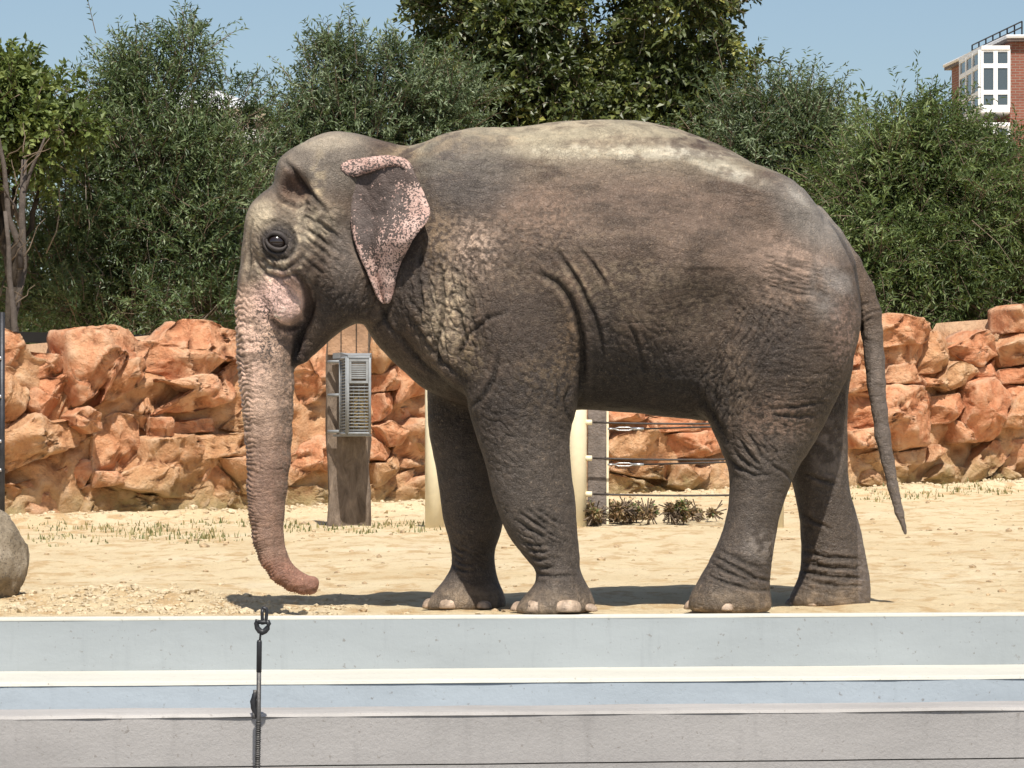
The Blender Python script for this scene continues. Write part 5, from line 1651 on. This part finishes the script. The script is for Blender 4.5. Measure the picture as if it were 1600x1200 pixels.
# squared timber post beside the cream post
p = W(935, HY, FD + .35); g_ = gz(p.x, p.y)
tp_ = empty('timber_post', Vector((p.x, p.y, g_)))
tag(tp_, 'square grey timber post close behind the cream fence post', 'post')
bm = bmesh.new(); bm_box(bm, p.x - .088, p.x + .062, p.y - .08, p.y + .08, g_ - .2, W(0, 600, FD).z, None, .012)
bmesh.ops.subdivide_edges(bm, edges=bm.edges[:], cuts=3, use_grid_fill=True)
bm_obj('shaft', bm, WOODG, tp_, True)
bm = bmesh.new(); bm_box(bm, p.x + .064, p.x + .082, p.y - .075, p.y - .03, g_ - .1, W(0, 602, FD).z); bm_obj('edge_strip', bm, CREAM, tp_)

# ================================================================== FEEDER on its post
FDp = 29.0
pc = W(545, HY, FDp); g_ = gz(pc.x, pc.y)
fp = empty('feeder_post', Vector((pc.x, pc.y, g_)))
tag(fp, 'thick rough timber post standing in front of the rock wall under the grey feeder', 'post')
m = NM('rough_post_bark')
v = m.coord(scale=(1, 1, .35))
c = m.ramp(m.noise(v, 14, 8, .7, .6), [(.3, (.10, .075, .055)), (.5, (.20, .155, .12)), (.7, (.32, .25, .19))])
sp = m.n('ShaderNodeSeparateXYZ'); m.l(m.coord(), sp.inputs[0])
c = m.mix(m.ramp(m.math('ADD', sp.outputs['Z'], m.math('MULTIPLY', m.noise(v, 5, 4, .6), .2)), [(.44, 0.0), (.47, 1.0)]) if False else m.ramp(m.noise(v, 3, 3, .6), [(.6, 0.0), (.75, .6)]), c, (.38, .24, .14))
m.color(c); m.bump(m.noise(v, 18, 8, .75), .03); m.rough(.95, .1)
RPOST = m.m
bm = bmesh.new()
hw_ = .172; top_ = H - (470 - HY) * FDp / F
bm_box(bm, pc.x - hw_, pc.x + hw_, pc.y - .13, pc.y + .13, g_ - .2, top_, None, .03)
for _ in range(2): bmesh.ops.subdivide_edges(bm, edges=[e for e in bm.edges if e.calc_length() > .05], cuts=2, use_grid_fill=True)
for v_ in bm.verts:
    q = v_.co; w_ = mnoise.noise(Vector((q.x * 5, q.y * 5, q.z * 3))) * .028 + mnoise.noise(Vector((q.x * 18, q.y * 18, q.z * 8))) * .01
    v_.co.x += w_ * (1 if q.x > pc.x else -1); v_.co.y += w_ * (1 if q.y > pc.y else -1)
bm_obj('shaft', bm, RPOST, fp, True)
WOODL = simple_mat('stripped_brown_plank', (.36, .21, .12), .8, .35, 7, .01)
for i, (a_, b_) in enumerate(((-.165, -.06), (-.052, .065), (.073, .165))):
    bm = bmesh.new(); bm_box(bm, pc.x + a_, pc.x + b_, pc.y - .175, pc.y - .135, H - (556 - HY) * FDp / F, top_ + .03, None, .008)
    bm_obj('plank', bm, WOODL, fp, False)

GREYP = simple_mat('grey_painted_steel', (.24, .25, .255), .65, .2, 12, .002, 0.0, .25)
fx0, fx1 = W(515, HY, 28.7).x, W(580, HY, 28.7).x
z0, z1 = H - (678 - HY) * 28.7 / F, H - (561 - HY) * 28.7 / F
yF = 28.42; yB = 28.80
fe = empty('hay_feeder', Vector(((fx0 + fx1) / 2, yB, z0)))
tag(fe, 'grey steel barred feeder box with small hatch fixed to the rough post', 'feeder')
xm = fx0 + (fx1 - fx0) * .48          # front panel starts here, a side panel slants back to the left
def bar(name, a_, b_, r_, seg=6, parent=fe, mat=GREYP, stuff=False):
    bm = bmesh.new(); bm_tube(bm, [a_, b_], r_, seg); o = bm_obj(name, bm, mat, parent, True)
    return o
xs1 = fx0 + (fx1 - fx0) * .26
for nm, P4 in (('front_frame', [(xm, yF, z0), (fx1, yF, z0), (fx1, yF, z1), (xm, yF, z1)]), ('side_frame', [(xs1, yB - .12, z0), (xm - .012, yF + .01, z0), (xm - .012, yF + .01, z1), (xs1, yB - .12, z1)])):
    bm = bmesh.new()
    for i in range(4): bm_tube(bm, [P4[i], P4[(i + 1) % 4]], .012, 6)
    o = bm_obj(nm, bm, GREYP, fe, True)
# hatch in the top of the front with louvres
hz0 = z0 + (z1 - z0) * .70
for i in range(8):
    z = hz0 + .02 + (z1 - hz0 - .06) * i / 7
    bm = bmesh.new(); bm_box(bm, xm + .028, fx1 - .028, yF - .004, yF + .018, z - .005, z + .007); bm_obj('louvre', bm, GREYP, fe)
bm = bmesh.new()
for a_ in ((xm + .012, fx1 - .012, yF - .018, yF - .002, hz0 - .022, hz0 - .004), (xm + .012, fx1 - .012, yF - .018, yF - .002, z1 - .03, z1 - .012), (xm + .012, xm + .028, yF - .018, yF - .002, hz0 - .003, z1 - .031), (fx1 - .03, fx1 - .012, yF - .018, yF - .002, hz0 - .003, z1 - .031)): bm_box(bm, *a_)
hd_ = bm_obj('hatch', bm, GREYP, fe)
nb = 15
for i in range(nb):
    z = z0 + .025 + (hz0 - .05 - z0) * i / (nb - 1)
    bar('bar', (xm + .01, yF, z), (fx1 - .01, yF, z), .0048)
for i in range(1, 4): bar('upright', (xm + (fx1 - xm) * i / 4, yF + .012, z0), (xm + (fx1 - xm) * i / 4, yF + .012, hz0 - .02), .004)
for i in range(24):
    z = z0 + .02 + (z1 - .04 - z0) * i / 23
    bar('bar', (xs1 + .005, yB - .125, z), (xm - .017, yF + .005, z), .0055)
for i in (1, 2, 3): 
    t_ = i / 4; bar('upright', (xs1 + (xm - xs1) * t_, yB - .12 + (yF + .13 - yB) * t_ - .012, z0), (xs1 + (xm - xs1) * t_, yB - .12 + (yF + .13 - yB) * t_ - .012, z1), .006)
for z in (z1 - .02, z0 + (z1 - z0) * .52, z0 + .02):
    bar('bracket', (fx0 - .015, yB + .0, z), (xs1 + .01, yB - .12, z), .014, 8)
bm = bmesh.new()
vs_ = [(xs1, yB - .12), (xm, yF), (fx1, yF), (fx1, yB), (fx0 + .02, yB)]
lo = [bm.verts.new((x, y, z1 + .006)) for x, y in vs_]; hi = [bm.verts.new((x, y, z1 + .022 + (.03 if y > yF + .1 else 0))) for x, y in vs_]
for i in range(5): bm.faces.new((lo[i], lo[(i + 1) % 5], hi[(i + 1) % 5], hi[i]))
bm.faces.new(hi); bm.faces.new(lo[::-1]); bm_obj('lid', bm, GREYP, fe)
bm = bmesh.new()
lo = [bm.verts.new((x, y, z0 - .004)) for x, y in vs_]; hi = [bm.verts.new((x, y, z0 - .020)) for x, y in vs_]
for i in range(5): bm.faces.new((lo[i], lo[(i + 1) % 5], hi[(i + 1) % 5], hi[i]))
bm.faces.new(hi); bm.faces.new(lo[::-1]); bm_obj('bottom_tray', bm, GREYP, fe)
HAYM = simple_mat('hay', (.34, .25, .12), .95, .45, 40, .02, 0, .1)
bm = bmesh.new(); bm_box(bm, xm + .02, fx1 - .02, yF + .05, yB - .03, z0 + .01, hz0 - .08, None, .03)
bmesh.ops.subdivide_edges(bm, edges=bm.edges[:], cuts=4, use_grid_fill=True)
for v_ in bm.verts: v_.co += Vector((mnoise.noise(v_.co * 14), mnoise.noise(v_.co * 15 + Vector((5, 0, 0))), mnoise.noise(v_.co * 13))) * .02
tag(bm_obj('hay', bm, HAYM, None, True), 'dry hay filling the lower part of the grey feeder box', 'hay')

# ================================================================== BOULDER, LEFT POLE
m = NM('granite')
v = m.coord()
c = m.ramp(m.noise(v, 6, 8, .7), [(.3, (.17, .135, .095)), (.5, (.32, .26, .185)), (.7, (.50, .42, .32))])
c = m.mix(m.ramp(m.noise(v, 70, 2, .5), [(.58, 0.0), (.66, .6)]), c, (.10, .085, .07))
m.color(c); m.bump(m.noise(v, 22, 8, .75), .03); m.rough(.9, .2)
GRAN = m.m
bm = bmesh.new(); bmesh.ops.create_icosphere(bm, subdivisions=5, radius=1)
bc = W(-28, 878, 18.75)
for v_ in bm.verts:
    q = v_.co.copy()
    r_ = 1 + .16 * mnoise.noise(q * 1.4 + Vector((3, 1, 0))) + .05 * mnoise.noise(q * 4) + .02 * mnoise.noise(q * 11)
    v_.co = bc + Vector((q.x * .25, q.y * .24, q.z * .27)) * r_
me = bpy.data.meshes.new('granite_boulder'); bm.to_mesh(me); bm.free()
o = link_mesh('granite_boulder', me, GRAN)
tag(o, 'rough speckled granite boulder lying on the sand at the left edge', 'boulder')

# thin post at the left edge
p = W(3, HY, 24.0); g_ = gz(p.x, p.y)
lp = empty('steel_post', Vector((p.x, p.y, g_)))
tag(lp, 'slim dark steel post cut by the left edge of the picture', 'post')
bm = bmesh.new(); bm_tube(bm, [(p.x, p.y, g_ - .1), (p.x, p.y, H + (HY - 488) * 24 / F)], .02, 10); bm_obj('shaft', bm, DMETAL, lp, True)
for yb in (560, 620, 690, 735):
    bm = bmesh.new(); bm_tube(bm, [(p.x - .01, p.y - .018, H - (yb - HY) * 24 / F - .01), (p.x - .01, p.y - .018, H - (yb - HY) * 24 / F + .012)], .012, 6); bm_obj('clamp', bm, STEEL, lp, True)

# ================================================================== FOREGROUND CABLE ROD with shackle and turnbuckle
RD = 13.9
def rp(x, y, d=0.0): return W(x, y, RD + d)
rod = empty('cable_rod', rp(403, 1210)); 
tag(rod, 'black tension rod with shackle and turnbuckle standing up from the foreground', 'tension rod')
BLK = simple_mat('black_rubber_sleeve', (.018, .018, .02), .45, .3, 40, .001, 0, .5)
RST = simple_mat('dirty_steel', (.10, .095, .09), .5, .5, 30, .002, .6)
def part(name, pts, r_, mat, seg=12):
    bm = bmesh.new(); bm_tube(bm, pts, r_, seg); return bm_obj(name, bm, mat, rod, True)
part('hook_eye', [rp(410, 952), rp(412, 950), rp(416, 951), rp(417, 956), rp(416, 966), rp(415, 974)], [.007, .007, .007, .007, .007, .007], BLK)
part('hook_eye', [rp(410, 952), rp(409.5, 958), rp(410, 968), rp(411, 976)], [.007] * 4, BLK)
sh = [rp(402, 968), rp(400.5, 974), rp(402, 981), rp(406, 986), rp(410, 988), rp(414, 986), rp(418, 981), rp(420, 975), rp(418, 969)]
part('shackle', sh, [.008, .010, .011, .012, .012, .012, .011, .010, .008], BLK)
part('shackle_pin', [rp(400, 972), rp(421, 972)], .0085, BLK)
part('link', [rp(410, 986), rp(407, 992), rp(406, 1001)], .0045, BLK)
part('sleeve', [rp(405.5, 1000), rp(405.2, 1003), rp(404.6, 1050)], [.008, .0105, .0105], BLK)
part('rod', [rp(404.6, 1048), rp(404, 1120), rp(402, 1215)], [.0092, .0092, .0092], RST)
part('turnbuckle', [rp(400, 1078), rp(397.5, 1086), rp(395.5, 1096), rp(396.5, 1106), rp(399, 1114), rp(401, 1122)], [.004, .010, .013, .012, .010, .005], BLK)
part('turnbuckle_nut', [rp(398.5, 1078), rp(398, 1088)], .0085, RST, 6)
part('turnbuckle_nut', [rp(397, 1112), rp(397, 1123)], .0085, RST, 6)
bm = bmesh.new()
for k in range(26):
    y0_ = 1128 + k * 3.4; c_ = rp(404 - (y0_ - 1120) * .022, y0_, -.0005)
    r0 = .0125 + .0012 * math.sin(k * 1.7)
    bm_tube(bm, [c_ + Vector((0, 0, .004)), c_, c_ + Vector((0, 0, -.004))], [.009, r0, .009], 10)
o = bm_obj('wire_wrapping', bm, RST, rod, True); o['kind'] = 'stuff'

# ================================================================== GROUND LITTER: clods, grass, weeds
def scatter_mesh(name, pts, sizes, mat, label, cat=None, seed=1, flat=.6):
    rg = np.random.default_rng(seed)
    bm = bmesh.new(); bmesh.ops.create_icosphere(bm, subdivisions=1, radius=1)
    bv = np.array([v.co for v in bm.verts]); bf = np.array([[v.index for v in f.verts] for f in bm.faces]); bm.free()
    n_ = len(pts); k = len(bv)
    Vv = bv[None] * (1 + rg.normal(size=(n_, k, 1)) * .16) * sizes[:, None, None] * np.array([1, 1, flat]) * rg.uniform(.6, 1.3, (n_, 1, 3))
    ang = rg.uniform(0, 6.28, n_); ca, sa = np.cos(ang)[:, None], np.sin(ang)[:, None]
    X_ = Vv[..., 0] * ca - Vv[..., 1] * sa; Y_ = Vv[..., 0] * sa + Vv[..., 1] * ca
    Vv = np.stack([X_, Y_, Vv[..., 2]], -1) + pts[:, None]
    Ff = (bf[None] + np.arange(n_)[:, None, None] * k).reshape(-1, 3)
    o = link_mesh(name, mesh_np(name, Vv.reshape(-1, 3), Ff, 3), mat, smooth=False)
    tag(o, label, cat, kind='stuff'); return o
rg = np.random.default_rng(5)
CLOD = simple_mat('sand_clod', (.70, .57, .38), .95, .25, 20, .02, 0, .1)
n_ = 1500
X_ = rg.normal(-2.0, .6, n_); Y_ = 17.9 + np.abs(rg.normal(0, .85, n_))
e_ = E0.y + (X_ - E0.x) * (E1.y - E0.y) / (E1.x - E0.x); Y_ = np.maximum(Y_, e_ + .07)
sz = rg.gamma(1.7, .0048, n_) + .003
scatter_mesh('sand_clods', np.stack([X_, Y_, ground_z(X_, Y_) + sz * .15], 1), sz, CLOD, 'pale crumbly clods of dug sand heaped beside the pool edge at left', 'clods', 3)
n_ = 900
X_ = rg.uniform(-4.5, 6.5, n_); Y_ = rg.uniform(18.0, 34, n_); e_ = E0.y + (X_ - E0.x) * (E1.y - E0.y) / (E1.x - E0.x); Y_ = np.maximum(Y_, e_ + .1)
sz = rg.gamma(1.6, .006, n_) + .003
scatter_mesh('pebbles', np.stack([X_, Y_, ground_z(X_, Y_) + sz * .1], 1), sz, simple_mat('brown_crumb', (.42, .31, .19), .95, .4, 20, .01, 0, .1), 'small brown crumbs scattered over the open sand', 'pebbles', 4)
wy_ = lambda X_: WL0.y + (X_ - WL0.x) * WDIR.y / WDIR.x
n_ = 1500
X_ = rg.uniform(-4.8, 7.5, n_); Y_ = wy_(X_) - .45 - np.abs(rg.normal(0, .35, n_)); sz = rg.gamma(1.5, .006, n_) + .003
scatter_mesh('rubble', np.stack([X_, Y_, ground_z(X_, Y_) + sz * .2], 1), sz, CLOD, 'pale lumps of sand and rubble along the foot of the rock wall', 'rubble', 6)

def grass(name, centers, radius, nb_, hgt, mat, label, cat, seed, wid=.008, lean=.5):
    rg = np.random.default_rng(seed)
    C_ = np.repeat(np.array(centers), nb_, 0); n_ = len(C_)
    r_ = np.repeat(np.array(radius), nb_)
    off = rg.normal(size=(n_, 2)) * r_[:, None] * .5
    x = C_[:, 0] + off[:, 0]; y = C_[:, 1] + off[:, 1]; z = ground_z(x, y) - .01
    h = hgt * rg.gamma(4, .25, n_); a_ = rg.uniform(0, 6.28, n_); l_ = h * lean * rg.uniform(.1, 1.2, n_)
    b0 = np.stack([x, y, z], 1); dirh = np.stack([np.cos(a_), np.sin(a_), 0 * a_], 1); sd = np.stack([-np.sin(a_), np.cos(a_), 0 * a_], 1) * wid * rg.uniform(.6, 1.3, n_)[:, None]
    mid_ = b0 + dirh * (l_ * .35)[:, None] + np.array([0, 0, 1]) * (h * .6)[:, None]; tip = b0 + dirh * l_[:, None] + np.array([0, 0, 1]) * h[:, None]
    Vv = np.stack([b0 - sd, b0 + sd, mid_ + sd * .7, mid_ - sd * .7, tip + sd * .1, tip - sd * .1], 1).reshape(-1, 3)
    k = np.arange(n_)[:, None] * 6
    Ff = np.concatenate([k + np.array([[0, 1, 2, 3]]), k + np.array([[3, 2, 4, 5]])])
    me = mesh_np(name, Vv, Ff)
    at = me.attributes.new('leaf_rnd', 'FLOAT', 'POINT'); at.data.foreach_set('value', np.repeat(rg.uniform(0, 1, n_), 6).astype(np.float32))
    o = link_mesh(name, me, mat, smooth=False); tag(o, label, cat, kind='stuff'); return o
GRM = leaf_mat('dry_grass', [(0, (.10, .12, .04)), (.45, (.22, .21, .09)), (.75, (.42, .33, .16)), (1, (.55, .45, .26))], .25)
cs = []; rs = []
rg = np.random.default_rng(9)
for k in range(95):
    px = rg.uniform(60, 385); Dd = rg.uniform(26.0, 30.3); cs.append((W(px, HY, Dd).x, Dd)); rs.append(rg.uniform(.05, .2))
for k in range(48):
    px = rg.uniform(440, 670); Dd = rg.uniform(27.4, 30.0); cs.append((W(px, HY, Dd).x, Dd)); rs.append(rg.uniform(.05, .2))
for k in range(60):
    px = rg.uniform(1330, 1640); x = W(px, HY, 33).x; cs.append((x, wy_(x) - rg.uniform(.5, 2.4))); rs.append(rg.uniform(.04, .14))
grass('grass_tufts', cs, rs, 9, .032, GRM, 'sparse dry grass tufts growing near the foot of the rock wall', 'grass', 4)
WEED = leaf_mat('dry_weed', [(0, (.07, .04, .022)), (.35, (.22, .13, .07)), (.7, (.50, .37, .22)), (.86, (.10, .14, .05)), (1, (.14, .24, .07))], .2)
dw = crown('dry_weeds', [(920 + i * 11, 801 - (i % 3) * 3, 13, 11 - i * .35, 28.5 + .2 * (i % 4), .25) for i in range(19)], 900, .038, (.035, .018), WEED, None, seed=77, nleaf=8, up=.5, clump=.5, shell=.4, wig=.8)
dw = bpy.data.objects['dry_weeds']
tag(dw, 'tangle of dry brown and green weeds under the fence cables', 'weeds', kind='stuff')
for o in [o for o in bpy.data.objects if o.name.startswith('twigs') and o.parent is None]: o.parent = dw; o['kind'] = 'stuff'
